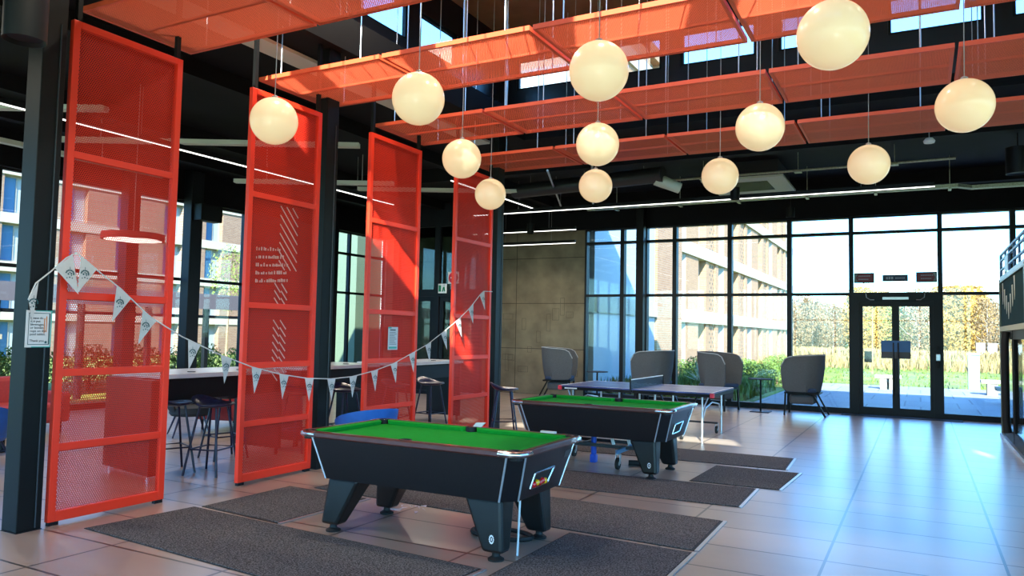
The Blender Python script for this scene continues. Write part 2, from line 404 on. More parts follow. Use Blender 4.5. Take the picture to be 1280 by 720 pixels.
piers('x', LY1, LY1+t, far_s, 1.15, LX0, LX1); piers('x', LY0-t, LY0, near_s, 1.14, LX0, LX1, HEADN)
left_s = [3.75,5.1,6.45,7.85,9.2]
piers('y', LX0-t, LX0, left_s, 1.03, LY0-t, LY1+t); piers('y', LX1, LX1+t, left_s, 1.03, LY0-t, LY1+t)
struct('wall_lantern', c, M['lantern'])
struct('ceiling_lantern', B(LX0-t-.1, LX1+t+.1, LY0-t-.1, LY1+t+.1, ZR, ZR+.2), M['pink_wood'])
wn = [0]
def winname(): wn[0] += 1; return 'window_%d' % wn[0]
HD0 = HEAD
for (ax, f, ss, wd) in (('x', LY1+.06, far_s, 1.15), ('x', LY0-.06, near_s, 1.14), ('y', LX0-.06, left_s, 1.03), ('y', LX1+.06, left_s, 1.03)):
    HEAD = HEADN if f == LY0-.06 else HD0
    for s_ in ss:
        fr = MB()
        def P(a, b_, z0, z1, d=.03):
            fr.box(a, b_, f-d, f+d, z0, z1) if ax == 'x' else fr.box(f-d, f+d, a, b_, z0, z1)
        P(s_, s_+.04, SILL, HEAD); P(s_+wd-.04, s_+wd, SILL, HEAD); P(s_+.04, s_+wd-.04, SILL, SILL+.04); P(s_+.04, s_+wd-.04, HEAD-.04, HEAD)
        o = struct(winname(), fr, M['frame_dark'])
        g = MB(); a, b_ = s_+.04, s_+wd-.04
        (g.box(a,b_,f-.004,f+.004,SILL+.04,HEAD-.04) if ax == 'x' else g.box(f-.004,f+.004,a,b_,SILL+.04,HEAD-.04)).build('pane', M['glass'], o)
# trim beams: edge of the opening, ceiling beams
struct('trim_1', B(-6.55,-6.02,LY0,LY1,ZS-.0,ZS+.42), M['ceil_black'])
k = 2
for y in (12.9, 16.9):
    struct('trim_%d' % k, B(XL, XR, y, y+.22, ZS-.28, ZS), M['ceil_black']); k += 1
struct('trim_%d' % k, B(XL, XR, YB-.12, YB+.2, 4.3, ZS), M['ceil_black']); k += 1
struct('trim_%d' % k, B(XL-.1, XL+.2, YF, YB-.12, 4.3, ZS), M['ceil_black']); k += 1
for x in (-12.4, -10.9, -8.1):
    struct('trim_%d' % k, B(x, x+.16, YF, YB-.12, ZS-.22, ZS), M['ceil_black']); k += 1
# walls
struct('wall_right', MB().box(XR, XR+.2, 11.5, YB+.2, 0, ZS).box(XR,XR+.2,YF,11.5,4.3,ZS), M['ceil_black'])
struct('wall_back', B(XL, -7.62, YB, YB+.25, 0, 4.3), M['concrete'])
struct('wall_front', MB().box(XL,XR,YF-.2,YF,0,.3).box(XL,XR,YF-.2,YF,4.3,ZS), M['ceil_black'])

random.seed(9)
et = MB()
for i in range(17):
    x = random.uniform(-10.3,-8.0); z = random.uniform(.5,2.1); w_, h_ = random.choice((.12,.2,.3)), random.choice((.15,.3,.45)); e = .008; ye = YB-.0012
    et.box(x,x+w_,ye,YB,z,z+e).box(x,x+w_,ye,YB,z+h_,z+h_+e).box(x,x+e,ye,YB,z+e,z+h_).box(x+w_-e,x+w_,ye,YB,z+e,z+h_)
o = et.build('wall_etching', mat('shallow_etched_line',(72,66,54),.9)); o['kind'] = 'structure'; o.name = 'trim_etching'
# glazing bays: mullions + transoms are the window's frame; each pane a child
def glazed(axis, f, edges, zs, mw=.05, depth=.09, wide=(), name=None, bot=.12):
    for i in range(len(edges)-1):
        a, b_ = edges[i], edges[i+1]; fr = MB()
        def P(p, q, z0, z1, d=depth):
            fr.box(p,q,f-d,f+d,z0,z1) if axis == 'x' else fr.box(f-d,f+d,p,q,z0,z1)
        P(a, a+mw, 0, zs[-1]); P(b_-mw, b_, 0, zs[-1])
        P(a+mw, b_-mw, 0, bot); P(a+mw, b_-mw, zs[-1]-.03, zs[-1])
        for z in zs[:-1]: P(a+mw, b_-mw, z-.03, z+.03)
        o = struct(winname(), fr, M['frame_dark'])
        lv = [bot] + [z+.03 for z in zs[:-1]]; hv = [z-.03 for z in zs[:-1]] + [zs[-1]-.03]
        for l, h in zip(lv, hv):
            g = MB(); e = .003
            (g.box(a+mw,b_-mw,f-e,f+e,l,h) if axis == 'x' else g.box(f-e,f+e,a+mw,b_-mw,l,h)).build('pane', M['glass'], o)
glazed('x', YB+.05, [-7.6,-6.59,-5.99,-5.25,-3.93,-2.6,-1.31], [2.6,3.94,4.3])
glazed('x', YB+.05, [.38,1.67,2.95,4.2,XR], [2.6,3.94,4.3])
glazed('y', XL, [-7.5,-6.2,-4.7,-3.2,-1.7,-.2,1.3,2.8,4.3,5.8,7.3,8.5,9.85,11.35,12.75], [2.62,4.3], mw=.035, depth=.05)
glazed('y', XL, [15.3,15.9,16.5,17.3,18.1], [2.62,3.7,4.3], mw=.035, depth=.05)
struct('wall_left', B(XL-.1,XL+.1,12.75,15.3,0,4.3), mat('dark_blue_grey_wall', (34,42,50), .5))
glazed('y', XR+.1, [-7.5,-5.5,-3.5,-1.5,.5,2.5,4.5,6.5,8.5,10,11.5], [2.6,4.3])  # unseen right side, glazed so more daylight reaches the screens
glazed('x', YF-.1, [-14,-12,-10,-8,-6,-4,-2,0,2,4,5.2], [2.6,4.3])  # unseen wall behind the camera, glazed for extra fill daylight
# structural columns
def column(x0, x1, y0, y1, z1, label):
    o = thing('steel_column', label, 'column', ((x0+x1)/2,(y0+y1)/2,0))
    t_ = .016
    mb = MB().box(x0,x1,y0,y0+t_,0,z1).box(x0,x1,y1-t_,y1,0,z1).box((x0+x1)/2-t_,(x0+x1)/2+t_,y0+t_,y1-t_,0,z1)
    mb = MB().box(x0,x1,y0,y1,0.006,z1)
    mb.build('shaft', M['black'], o, world=True, bevel=.006)
    B(x0-.004,x1+.004,y0-.004,y1+.004,0,.006).build('base_plate', M['frame_dark'], o, world=True)
    for (x, y) in ((x0-.002,y0+.03),(x1+.002,y1-.05)):
        MB().tube([(x,y,.02),(x,y,z1-.9)],.006).build('conduit', M['duct'], o, world=True)
    return o
column(-6.33,-6.13,3.47,3.66,ZS,'black steel column left of the nearest orange screen, notice taped to it')
column(-6.32,-6.14,6.78,6.98,ZS,'black steel column right of the second orange screen')
column(-6.32,-6.14,10.92,11.14,ZS,'black steel column right of the farthest orange screen')
column(-6.12,-5.93,YB-.36,YB-.18,4.9,'black steel column in front of the back glazing, beside the bare concrete wall bay')
for y, w_ in ((10.86,.3),(9.42,.26),(15.2,.3)):
    o = thing('steel_column', {10.86:'dark steel column at left glazing with a speaker box high on it',9.42:'dark steel column at left glazing seen through the nearest mesh screen',15.2:'dark steel column at left glazing near the far corner'}[y], 'column', (XL+.4,y+w_/2,0))
    B(XL+.25,XL+.5,y,y+w_,0,4.9).build('shaft', M['frame_dark'], o, world=True, bevel=.01)
    if y == 10.86: B(XL+.5,XL+.75,y+.05,y+.6,3.85,4.2).build('speaker_box', M['black'], o, world=True, bevel=.01)

# ------------------------------------------------------------------ entrance door
d = thing('door_1', None, None, (-.465,YB,0)); d['kind'] = 'structure'
fr = MB(); f0, f1 = YB-.04, YB+.14
fr.box(-1.31,-1.16,f0,f1,0,2.63).box(.25,.38,f0,f1,0,2.63).box(-1.16,.25,f0,f1,2.44,2.63).box(-1.16,.25,f0,f1,0,.02)
fr.box(-1.31,.38,f0+.04,f1-.04,4.27,4.3).box(-1.31,-1.27,f0+.04,f1-.04,2.63,4.3).box(.34,.38,f0+.04,f1-.04,2.63,4.3).box(-1.27,.34,f0+.04,f1-.04,3.91,3.97)
fr.build('door_frame', M['frame_dark'], d, world=True)
B(-1.27,.34,YB+.047,YB+.053,2.63,3.91).build('pane', M['glass'], d, world=True)
B(-1.27,.34,YB+.047,YB+.053,3.97,4.27).build('pane', M['glass'], d, world=True)
for (x0,x1,hx) in ((-1.16,-.455,-.5),(-.455,.25,-.41)):
    lf = MB().box(x0,x0+.07,YB,YB+.06,.02,2.44).box(x1-.07,x1,YB,YB+.06,.02,2.44).box(x0+.07,x1-.07,YB,YB+.06,.02,.17).box(x0+.07,x1-.07,YB,YB+.06,2.33,2.44)
    L_ = lf.build('door_leaf', M['frame_dark'], d, world=True)
    B(x0+.07,x1-.07,YB+.027,YB+.033,.17,2.33).build('pane', M['glass'], L_, world=True)
    MB().tube([(hx,YB-.02,.45),(hx,YB-.06,.5),(hx,YB-.06,1.5),(hx,YB-.02,1.55)],.014).build('door_handle', M['duct'], L_, world=True, smooth=True)
    bx0, bx1 = (x1-.28, x1-.0) if x0 < -1 else (x0, x0+.28)
    if x0 < -1: B(x0+.09,x0+.24,YB+.07,YB+.076,1.12,1.36).build('door_notice', mat('slate_notice',(66,84,104),.6), L_, world=True)
    B(bx0,bx1,YB-.012,YB-.006,1.36,1.6).build('door_poster', mat('blue_poster',(60,104,156),.6), L_, world=True)
    B(bx0,bx1,YB-.012,YB-.006,1.22,1.36).build('door_poster', mat('grey_poster',(70,70,74),.6), L_, world=True)
B(-.7,-.2,YB-.09,YB-.04,2.47,2.53).build('closer_cover', M['alu'], d, world=True, bevel=.005)
for s_, x in ((1,-1.02),(-1,.1)):
    MB().tube([(x,YB-.05,2.6),(x+s_*.01,YB-.06,2.52),(x+s_*.08,YB-.06,2.47),(x+s_*.16,YB-.05,2.47)],.009).build('closer_arm', M['alu'], d, world=True)
B(.3,.36,YB-.1,YB-.04,1.05,1.5).build('lock_box', M['black'], d, world=True, bevel=.01)
B(.29,.37,YB-.13,YB-.1,1.2,1.34).build('card_reader', M['alu'], d, world=True, bevel=.01)

def text(body, size, m, parent, loc, rot, name='lettering', align='LEFT', space=1.0, world=True):
    cu = bpy.data.curves.new('txt','FONT'); cu.body = body; cu.size = size; cu.align_x = align; cu.extrude = .0006; cu.space_line = space
    ob = bpy.data.objects.new('txt', cu); COL.objects.link(ob)
    bpy.context.view_layer.update()
    me = bpy.data.meshes.new_from_object(ob.evaluated_get(bpy.context.evaluated_depsgraph_get()))
    bpy.data.objects.remove(ob)
    me.transform(Matrix.Translation(loc) @ rot.to_4x4())
    if world:
        r = parent
        while r.parent: r = r.parent
        me.transform(Matrix.Translation(-Vector(r.location)))
    me.materials.clear(); me.materials.append(m)
    o = bpy.data.objects.new(name, me); COL.objects.link(o); o.parent = parent
    return o
ROT_FRONT = Matrix.Rotation(PI/2,3,'X')                       # faces -Y
ROT_X = Matrix.Rotation(PI/2,3,'Z') @ Matrix.Rotation(PI/2,3,'X')   # faces +X

# signs stuck to the glass above the door
for (x0,x1,z0,z1,mm,lab) in ((-1.26,-.86,2.84,3.06,'sign_red','dull red automatic-door sign on glass above the door, left one'),
                          (-.7,-.21,2.87,3.01,'sign_navy','dark navy strip sign on glass above middle of the double door'),
                          (-.06,.33,2.84,3.06,'sign_red','dull red automatic-door sign on glass above the door, right one')):
    o = thing('door_sign', lab, 'sign', ((x0+x1)/2, YB+.03, z0))
    B(x0,x1,YB+.036,YB+.044,z0,z1).build('board', M['frame_dark'], o, world=True)
    q = .02
    B(x0+q,x1-q,YB+.03,YB+.036,z0+q,z1-q).build('face', M[mm], o, world=True)
    mm2 = MB(); n = 3 if mm == 'sign_navy' else 6
    if mm == 'sign_navy':
        for i in range(3): mm2.box(x0+.07+i*.05,x0+.105+i*.05,YB+.026,YB+.03,z0+.045,z1-.045)
        for i in range(5): mm2.box(x0+.25+i*.038,x0+.275+i*.038,YB+.026,YB+.03,z0+.055,z1-.06)
    else:
        for r_ in range(2):
            for i in range(7-r_): mm2.box(x0+.09+i*.034,x0+.115+i*.034,YB+.026,YB+.03,z1-.08-r_*.07,z1-.06-r_*.07)
    mm2.build('lettering', mat('sign_lettering',(150,150,160),.6), o, world=True)
    if mm == 'sign_red':
        s_ = -1 if x0 < -.5 else 1; xe = x0+.02 if s_ < 0 else x1-.02
        MB().prism([(xe,z0+.02),(xe-s_*.06,z0+.02),(xe-s_*.01,(z0+z1)/2),(xe-s_*.06,z1-.02),(xe,z1-.02)],'y',YB+.026,YB+.03).build('arrow_end', mat('sign_arrow_grey',(110,120,118),.6), o, world=True)
tag(B(-1.5,.75,YB-.42,YB-.06,0.001,.014).build('door_mat', M['rubber']), 'narrow black entrance mat along the foot of the double door', 'mat')

# ------------------------------------------------------------------ orange floor-to-ceiling mesh screens
RAILS = [3.02,1.85,1.22,.62]
def screen(y0, label, notice=False, pattern=False, w_=1.06):
    X = -6.17; y1 = y0+w_; z1 = 4.14; b = .06; hx = .025
    o = thing('mesh_screen', label, 'screen', (X, (y0+y1)/2, 0), group='orange mesh screens in a row')
    f = MB().box(X-hx,X+hx,y0,y0+b,.03,z1).box(X-hx,X+hx,y1-b,y1,.03,z1).box(X-hx,X+hx,y0+b,y1-b,.03,.11).box(X-hx,X+hx,y0+b,y1-b,z1-b,z1)
    f.build('frame', M['orange_frame'], o, world=True, bevel=.004)
    for z in RAILS: B(X-.02,X+.02,y0+b,y1-b,z-.03,z+.03).build('rail', M['orange_frame'], o, world=True, bevel=.003)
    lo = [.11]+[z+.03 for z in RAILS[::-1]]; hi = [z-.03 for z in RAILS[::-1]]+[z1-b]
    for l, h in zip(lo, hi): B(X-.002,X+.002,y0+b,y1-b,l,h).build('mesh_sheet', M['mesh_screen'], o, world=True)
    for y in (y0+.05, y1-.05):
        B(X-.02,X+.02,y-.02,y+.02,z1,ZS).build('hanger_post', M['black'], o, world=True)
        B(X-.02,X+.02,y-.04,y+.04,0,.03).build('foot', M['frame_dark'], o, world=True)
    if pattern:
        p_ = MB(); xx = X+.004
        for i in range(7):
            for k2 in range(3):
                yy = y0+.47+k2*.09; zz = 2.95-.1*i
                p_.add([(xx,yy,zz),(xx,yy+.09,zz-.1),(xx,yy+.1,zz-.09),(xx,yy+.01,zz+.01)],[(0,1,2,3)])
        for i in range(13):
            for k2 in range(2):
                yy = y0+.42+k2*.1; zz = 2.1-.08*i
                if abs(zz-1.85) < .09: continue
                p_.add([(xx,yy,zz),(xx,yy+.09,zz-.1),(xx,yy+.1,zz-.09),(xx,yy+.01,zz+.01)],[(0,1,2,3)])
        p_.build('stripe_graphic', mat('pale_graphic',(205,150,140),.6), o, world=True)
        text("your hall at the\nheart of campus\nis open, come in\nand meet people", .07, mat('pale_lettering',(216,186,182),.6), o, (X+.0045,y0+.13,2.36), ROT_X, space=1.25) if False else None
        t_ = MB()
        random.seed(3)
        for r_ in range(5):
            yy = y0+.15; z0_ = 2.42-.085*r_
            while yy < y0+.5+.05*min(r_,2):
                ww = random.choice((.012,.018,.024)); hh = random.choice((.022,.03,.038))
                t_.box(X+.004,X+.005,yy,yy+ww,z0_+.02*(yy-y0)*4,z0_+hh+.02*(yy-y0)*4); yy += ww+random.choice((.006,.006,.02))
        t_.build('lettering', mat('pale_lettering',(200,140,130),.6), o, world=True)
    return o
screen(3.72, 'nearest orange-red perforated metal screen beside the column with the notice')
screen(5.64, 'second orange-red perforated screen, with faint white lettering and diagonal stripes', pattern=True)
screen(7.61, 'third orange-red perforated screen, with a small paper notice and sun patch', w_=1.12)
screen(9.64, 'farthest orange-red perforated screen, where the bunting ends, by the concrete wall', w_=1.14)

# notices
n = thing('paper_notice', 'cream notice with teal border taped on the black column, about the pool tables', 'notice', (-6.1,3.55,1.43))
XN = -6.118
B(XN-.002,XN,3.45,3.65,1.43,1.72).build('sheet', M['paper'], n, world=True)
bb = MB().box(XN,XN+.001,3.47,3.635,1.45,1.455).box(XN,XN+.001,3.47,3.635,1.695,1.70).box(XN,XN+.001,3.47,3.474,1.455,1.695).box(XN,XN+.001,3.628,3.638,1.455,1.695)
bb.build('border', M['teal'], n, world=True)
MB().box(XN,XN+.001,3.642,3.65,1.43,1.72).box(XN,XN+.001,3.5,3.642,1.43,1.437).box(XN,XN+.001,3.52,3.642,1.713,1.72).build('border', M['teal_light'], n, world=True)
text("Please do\nnot put\nbeverages,\nor bottles\ncups on the\npool tables.\n\nThank you", .026, M['black_print'], n, (XN+.001,3.484,1.652), ROT_X, space=.98)
MB().box(XN,XN+.001,3.590,3.597,1.54,1.66).box(XN,XN+.001,3.606,3.613,1.55,1.675).build('cue_drawing', M['orange_print'], n, world=True)
def star(cy_, cz, r, X):
    pts = []
    for i in range(12):
        a = PI*i/6; q = r if i % 2 == 0 else r*.5
        pts.append((cy_+q*math.cos(a), cz+q*math.sin(a)))
    return MB().prism(pts,'x',X,X+.001)
star(3.495,1.68,.013,XN).build('emblem', M['teal'], n, world=True); star(3.61,1.47,.014,XN).build('emblem', M['teal'], n, world=True)
n = thing('paper_notice', 'small pale blue poster of rules fixed on the third orange screen', 'notice', (-6.15,8.16,1.36))
XN = -6.138
B(XN-.002,XN,8.06,8.27,1.36,1.66).build('sheet', mat('pale_blue_paper',(186,196,202),.7), n, world=True)
MB().box(XN,XN+.001,8.08,8.25,1.375,1.40).box(XN,XN+.001,8.06,8.13,1.64,1.66).build('border', M['teal_light'], n, world=True)
lb = MB(); [lb.box(XN,XN+.001,8.09,8.24-.02*(i%3),1.43+i*.022,1.437+i*.022) for i in range(8)]; lb.box(XN,XN+.001,8.1,8.22,1.61,1.63)
lb.build('lettering', mat('grey_print',(90,96,104),.7), n, world=True)

# ------------------------------------------------------------------ bunting
pts = [(3.44,1.80),(3.49,1.93),(3.60,2.03),(3.72,2.15),(3.80,2.20),(3.86,2.165),(4.02,2.05),(4.21,1.93),(4.5,1.70),(4.85,1.52),(5.3,1.345),(5.72,1.21),(6.12,1.12),(6.52,1.06),(6.92,1.035),(7.3,1.045),(7.72,1.10),(8.12,1.18),(8.53,1.31),(8.9,1.43),(9.3,1.61),(9.68,1.79),(10.03,1.99),(10.33,2.21),(10.42,2.26),(10.7,2.27)]
XBt = -6.085
bn_ = thing('bunting', 'string of cream pennant flags with teal emblems draped across the four screens', 'bunting', (XBt,7,1.0))
MB().tube([(XBt,y,z) for y,z in pts],.006,6).build('string', M['flag'], bn_, world=True)
def on_string(y):
    for (a,za),(b_,zb) in zip(pts,pts[1:]):
        if a <= y <= b_: return za+(zb-za)*(y-a)/(b_-a)
fy = [3.46,3.70,3.91,4.24,4.50,4.99,5.38,5.78,6.17,6.56,6.93,7.32,7.73,8.13,8.53,8.91,9.30,9.68,10.04,10.37]
emb = None
for i, y in enumerate(fy):
    hw = .07; a, b_ = y-hw, min(y+hw, 10.69); a = max(a,3.44)
    if i == 0: a, b_ = 3.44, 3.51
    za, zb = on_string(a), on_string(b_); sl = (zb-za)/(b_-a); 
    ln = .26; nx, nz = sl, -1
    if i == 0: k2 = .02
    elif abs(sl) > .35: k2 = .55
    else: k2 = .3
    tip = ((a+b_)/2 + sl*ln*k2, (za+zb)/2 - ln); sw = random.uniform(-.015,.025)
    x = XBt+.004
    fm = MB().add([(x,a,za),(x,b_,zb),(x+sw,tip[0],tip[1]),(x-.002,a,za),(x-.002,b_,zb),(x+sw-.002,tip[0],tip[1])],[(0,1,2),(5,4,3),(0,3,4,1),(1,4,5,2),(2,5,3,0)])
    fo = fm.build('flag', M['flag'], bn_, world=True)
    cyy, czz = ((a+b_)/2*.62+tip[0]*.38, (za+zb)/2*.62+tip[1]*.38)
    e = MB(); X2 = x+.004+sw*.38
    def disc(dy,dz,r,n=8): e.prism([(cyy+dy+r*math.cos(2*PI*j/n), czz+dz+r*math.sin(2*PI*j/n)) for j in range(n)],'x',X2,X2+.001)
    for ang in range(0,200,25):                       # ring of the emblem, open at the foot
        t_ = math.radians(ang-10); disc(.032*math.cos(t_), .004+.028*math.sin(t_), .0065)
    disc(-.012,.0,.007); disc(.012,.004,.007); disc(0,.014,.005); disc(0,.046,.004); disc(0,.056,.003); disc(-.022,-.032,.005); disc(.022,-.032,.005); disc(0,-.026,.006); disc(.014,-.01,.005)
    e.build('emblem', M['teal'], fo, world=True)

# ------------------------------------------------------------------ suspended perforated panels
PX, PY, PZ = 1.70, 2.065, 4.35
proto = thing('ceiling_baffle', 'x', 'ceiling panel', (0,0,PZ), group='perforated orange ceiling panels')
pw, pd = 1.665, 1.14
B(.03,pw-.03,.03,pd-.03,.0,.005).build('mesh_sheet', M['mesh_baffle'], proto)
MB().box(0,pw,0,.03,0,.045).box(0,pw,pd-.03,pd,0,.045).box(0,.03,.03,pd-.03,0,.045).box(pw-.03,pw,.03,pd-.03,0,.045).box(.03,pw-.03,pd/2-.01,pd/2+.01,.006,.03).build('frame', M['orange'], proto)
for x in (.28, pw-.28):
    for y in (.05, pd-.05):
        MB().tube([(x,y,.03),(x,y,ZR-PZ)],.0065,6).build('hanger_rod', M['rod'], proto)
RW = ['first (nearest) row','second row','third row','fourth (farthest) row']
CW = ['leftmost in its row, above the screens','second from left in its row','third from left in its row','fourth from left in its row','fifth from left in its row','sixth from left in its row']
first = True
for r_ in range(4):
    for k2 in range(6):
        if r_ == 0 and k2 > 2: continue
        if r_ == 1 and k2 > 4: continue
        loc = (-6.45+PX*k2, 3.96+[0,2.04,4.10,6.18][r_], PZ)
        lab = 'perforated orange ceiling panel in the %s, %s' % (RW[r_], CW[k2])
        if first: proto.location = loc; proto['label'] = lab; first = False
        else: dup(proto, loc, 0, lab)

# ------------------------------------------------------------------ globe pendants
GZ = 3.67
globes = []
for r_, (yy, xs) in enumerate(((5.46,(-5.64,-3.90,-2.19,-.50)),(7.62,(-4.79,-3.06,-1.36,.365)),(9.78,(-5.63,-3.95,-2.24,-.51)))):
    for i, x in enumerate(xs): globes.append((r_, i, x, yy))
GW = ['leftmost','second from left','third from left','rightmost']
gp = thing('globe_pendant', 'x', 'pendant lamp', (0,0,GZ), group='white globe pendants')
MB().sphere((0,0,0),.232,40,24).build('globe', M['opal'], gp, smooth=True)
MB().lathe([(.03,.222),(.03,.25),(.012,.26)],(0,0,0),16).build('cap', M['alu'], gp, smooth=True)
MB().tube([(0,0,.26),(.006,0,1.2),(0,0,ZR-GZ)],.0045,6).build('cable', M['cord'], gp)
for q, (r_, i, x, y) in enumerate(globes):
    lab = 'lit white globe lamp in the %s row, %s of four' % (['nearest','middle','farthest'][r_], GW[i])
    if q == 0: gp.location = (x,y,GZ); gp['label'] = lab
    else: dup(gp, (x,y,GZ), 0, lab)

# ------------------------------------------------------------------ linear lights, ducts, trays
def linear(p, q, label, z, drop=True):
    cx, cyy = (p[0]+q[0])/2, (p[1]+q[1])/2
    o = thing('linear_light', label, 'ceiling light', (cx,cyy,z), group='slim linear lights')
    MB().bar((p[0],p[1],z+.045),(q[0],q[1],z+.045),.05,.07).build('housing', M['black'], o, world=True)
    MB().bar((p[0],p[1],z),(q[0],q[1],z),.020,.014).build('diffuser', M['led'], o, world=True)
    d_ = Vector((q[0]-p[0],q[1]-p[1],0)); L_ = d_.length; nn = max(2,int(L_/2.2))
    for i in range(nn):
        s_ = (i+.5)/nn; MB().tube([(p[0]+d_.x*s_,p[1]+d_.y*s_,z+.08),(p[0]+d_.x*s_,p[1]+d_.y*s_,ZS)],.003,5).build('wire', M['cord'], o, world=True)
    return o
linear((-9.55,1.0),(-9.55,12.6),'long slim light line running away above the lounge left of the screens',4.2)
linear((-8.9,14.72),(.25,14.72),'long slim light line crossing in front of the back glazing',4.24)
linear((-10.4,17.2),(-7.45,17.2),'short slim light line close to the concrete wall, upper one',4.18)
linear((-10.4,17.75),(-7.7,17.75),'short slim light line close to the concrete wall, lower one',3.92)
linear((-7.9,12.2),(-7.9,16),'slim light line behind the farthest screen, running to the concrete wall',4.5)
# cable tray
o = thing('cable_tray', 'galvanised cable tray with a kink, hung in front of the back glazing', 'cable tray', (-3,15.5,4.35))
yt = 15.6
tr = MB()
path = [(-6.5,yt),(.62,yt),(.85,yt+.25),(4.5,yt+.25)]
for (a, b_) in zip(path, path[1:]):
    for s_ in (-.07,.07): tr.bar((a[0],a[1]+s_,4.38),(b_[0],b_[1]+s_,4.38),.012,.06)
    tr.bar((a[0],a[1],4.36),(b_[0],b_[1],4.36),.13,.01)
tr.build('tray', M['galv'], o, world=True)
for x in (-5.8,-4.4,-3.2,-1.9,-.7,.5,2.2,3.8):
    MB().bar((x,yt-.12+(.25 if x>.8 else 0),4.33),(x,yt+.12+(.25 if x>.8 else 0),4.33),.05,.025).bar((x,yt+(.25 if x>.8 else 0),4.33),(x,yt+(.25 if x>.8 else 0),ZS),.01,.01).build('bracket', M['galv'], o, world=True)
# conduit pipes
o = thing('conduit_pipe', 'pale metal conduit pipe running above the cable tray', 'pipe', (-1,14.3,4.62))
MB().tube([(-4.2,14.35,4.62),(.55,14.35,4.62)],.022,8).build('pipe', M['galv'], o, world=True, smooth=True)
for x in (-3.6,-1.9,-.35): MB().box(x-.06,x+.06,14.28,14.42,4.58,4.6).tube([(x,14.35,4.64),(x,14.35,ZS)],.006,5).build('clip', M['galv'], o, world=True)
for q, (a, b_, l) in enumerate((((-6.0,12.5),(-7.6,16.7),'dark conduit pair crossing the soffit behind the far screen, left pipe'),((-5.0,12.2),(-6.8,16.7),'dark conduit pair crossing the soffit behind the far screen, right pipe'))):
    o = thing('conduit_pipe', l, 'pipe', (a[0],a[1],4.55))
    MB().tube([(a[0],a[1],4.6),(b_[0],b_[1],4.6)],.02,8).build('pipe', M['alu'], o, world=True, smooth=True)
    for s_ in (.15,.5,.85):
        x, y = a[0]+(b_[0]-a[0])*s_, a[1]+(b_[1]-a[1])*s_; MB().tube([(x,y,4.61),(x,y,ZS)],.005,5).build('hanger', M['cord'], o, world=True)
# round duct with nozzle
o = thing('round_duct', 'dark round air duct with an angled nozzle end under the soffit', 'duct', (-5.6,13.9,4.6))
MB().tube([(-7.6,14.25,4.62),(-4.2,13.75,4.62)],.15,20).build('duct', M['duct'], o, world=True, smooth=True)
MB().tube([(-4.35,13.78,4.55),(-3.95,14.0,4.38)],.12,16,.1).build('nozzle', M['cass'], o, world=True, smooth=True)
for s_ in (-7.2,-5.9,-4.6): MB().tube([(s_,13.75+(-4.2-s_)*.147,4.75),(s_,13.75+(-4.2-s_)*.147,ZS)],.006,5).build('hanger', M['cord'], o, world=True)
# ceiling cassette
o = thing('air_conditioning_cassette', 'square off-white ceiling cassette with dark central grille near back glazing', 'air conditioner', (-2.95,15.35,4.6))
x0,x1,y0,y1 = -3.72,-2.2,14.62,16.1+.2
c = MB(); q = .34
c.box(x0,x1,y0,y0+q,4.6,4.64).box(x0,x1,y1-q,y1,4.6,4.64).box(x0,x0+q,y0+q,y1-q,4.6,4.64).box(x1-q,x1,y0+q,y1-q,4.6,4.64)
c.build('fascia', M['cass'], o, world=True)
g = MB(); [g.box(x0+q,x1-q,y0+q+i*.05,y0+q+i*.05+.02,4.6,4.63) for i in range(int((y1-y0-2*q)/.05))]
g.build('grille', M['duct'], o, world=True)
B(x0+.1,x1-.1,y0+.1,y1-.1,4.64,ZS).build('housing', M['duct'], o, world=True)
# hanging panels (acoustic / green-tinted beams) at upper left
for q, (a, b_, z, l) in enumerate((((-12.6,3.2),(-12.6,9.5),4.45,'pale sloping services rail near the left glazing'),((-12.2,5.3),(-9.9,6.5),4.6,'pale crosswise services rail, nearer one, behind the first screen'),((-12.6,7.1),(-8.0,9.6),4.6,'pale crosswise services rail seen right of the first screen'),((-11.5,10.2),(-8.8,11.6),4.4,'pale crosswise services rail seen between first and second screens'),((-10.5,12.6),(-7.4,14.2),4.6,'pale crosswise services rail seen between second and third screens'))):
    o = thing('services_rail', l, 'ceiling rail', (a[0],a[1],z), group='pale services rails')
    MB().bar((a[0],a[1],z),(b_[0],b_[1],z),.14,.07).build('rail', M['cass'], o, world=True)
    for s_ in (.2,.8):
        x, y = a[0]+(b_[0]-a[0])*s_, a[1]+(b_[1]-a[1])*s_; MB().tube([(x,y,z+.03),(x,y,ZS)],.008,5).build('hanger', M['cord'], o, world=True)
# pale boards at the lantern edge
o = tag(B(-6.9,-6.57,3.3,11.4,4.9,4.94).build('lantern_edge_board', M['cass']), 'pale grey board along the left edge of the ceiling opening', 'ceiling board')
# cylinder downlights
def cyl(x, y, z, r, h, label, top=ZS):
    o = thing('cylinder_downlight', label, 'ceiling light', (x,y,z), group='black cylinder downlights')
    MB().lathe([(r*.8,.02),(r*.98,.0),(r,.0),(r,h),(r*.3,h)],(x,y,z),28).build('housing', M['black'], o, world=True, smooth=True)
    MB().lathe([(r*.01,.022),(r*.86,.022),(r*.86,.026),(r*.01,.026)],(x,y,z),24).build('reflector', M['alu'], o, world=True)
    if z+h < top: MB().tube([(x,y,z+h),(x,y,top)],.012,6).build('stem', M['black'], o, world=True)
cyl(-4.22,2.29,3.13,.105,.42,'large black cylinder downlight at upper left, close to camera')
cyl(-3.02,14.4,4.18,.085,.22,'small black cylinder downlight hung before the back glazing, under a globe')
cyl(-2.35,16.6,4.12,.085,.2,'small black cylinder downlight near the back glazing, seen against brick building')
cyl(1.33,13.6,4.15,.16,.4,'wide black cylinder speaker at upper right beside the cable tray')
cyl(-8.6,17.0,4.1,.09,.25,'small black cylinder downlight above the concrete wall')
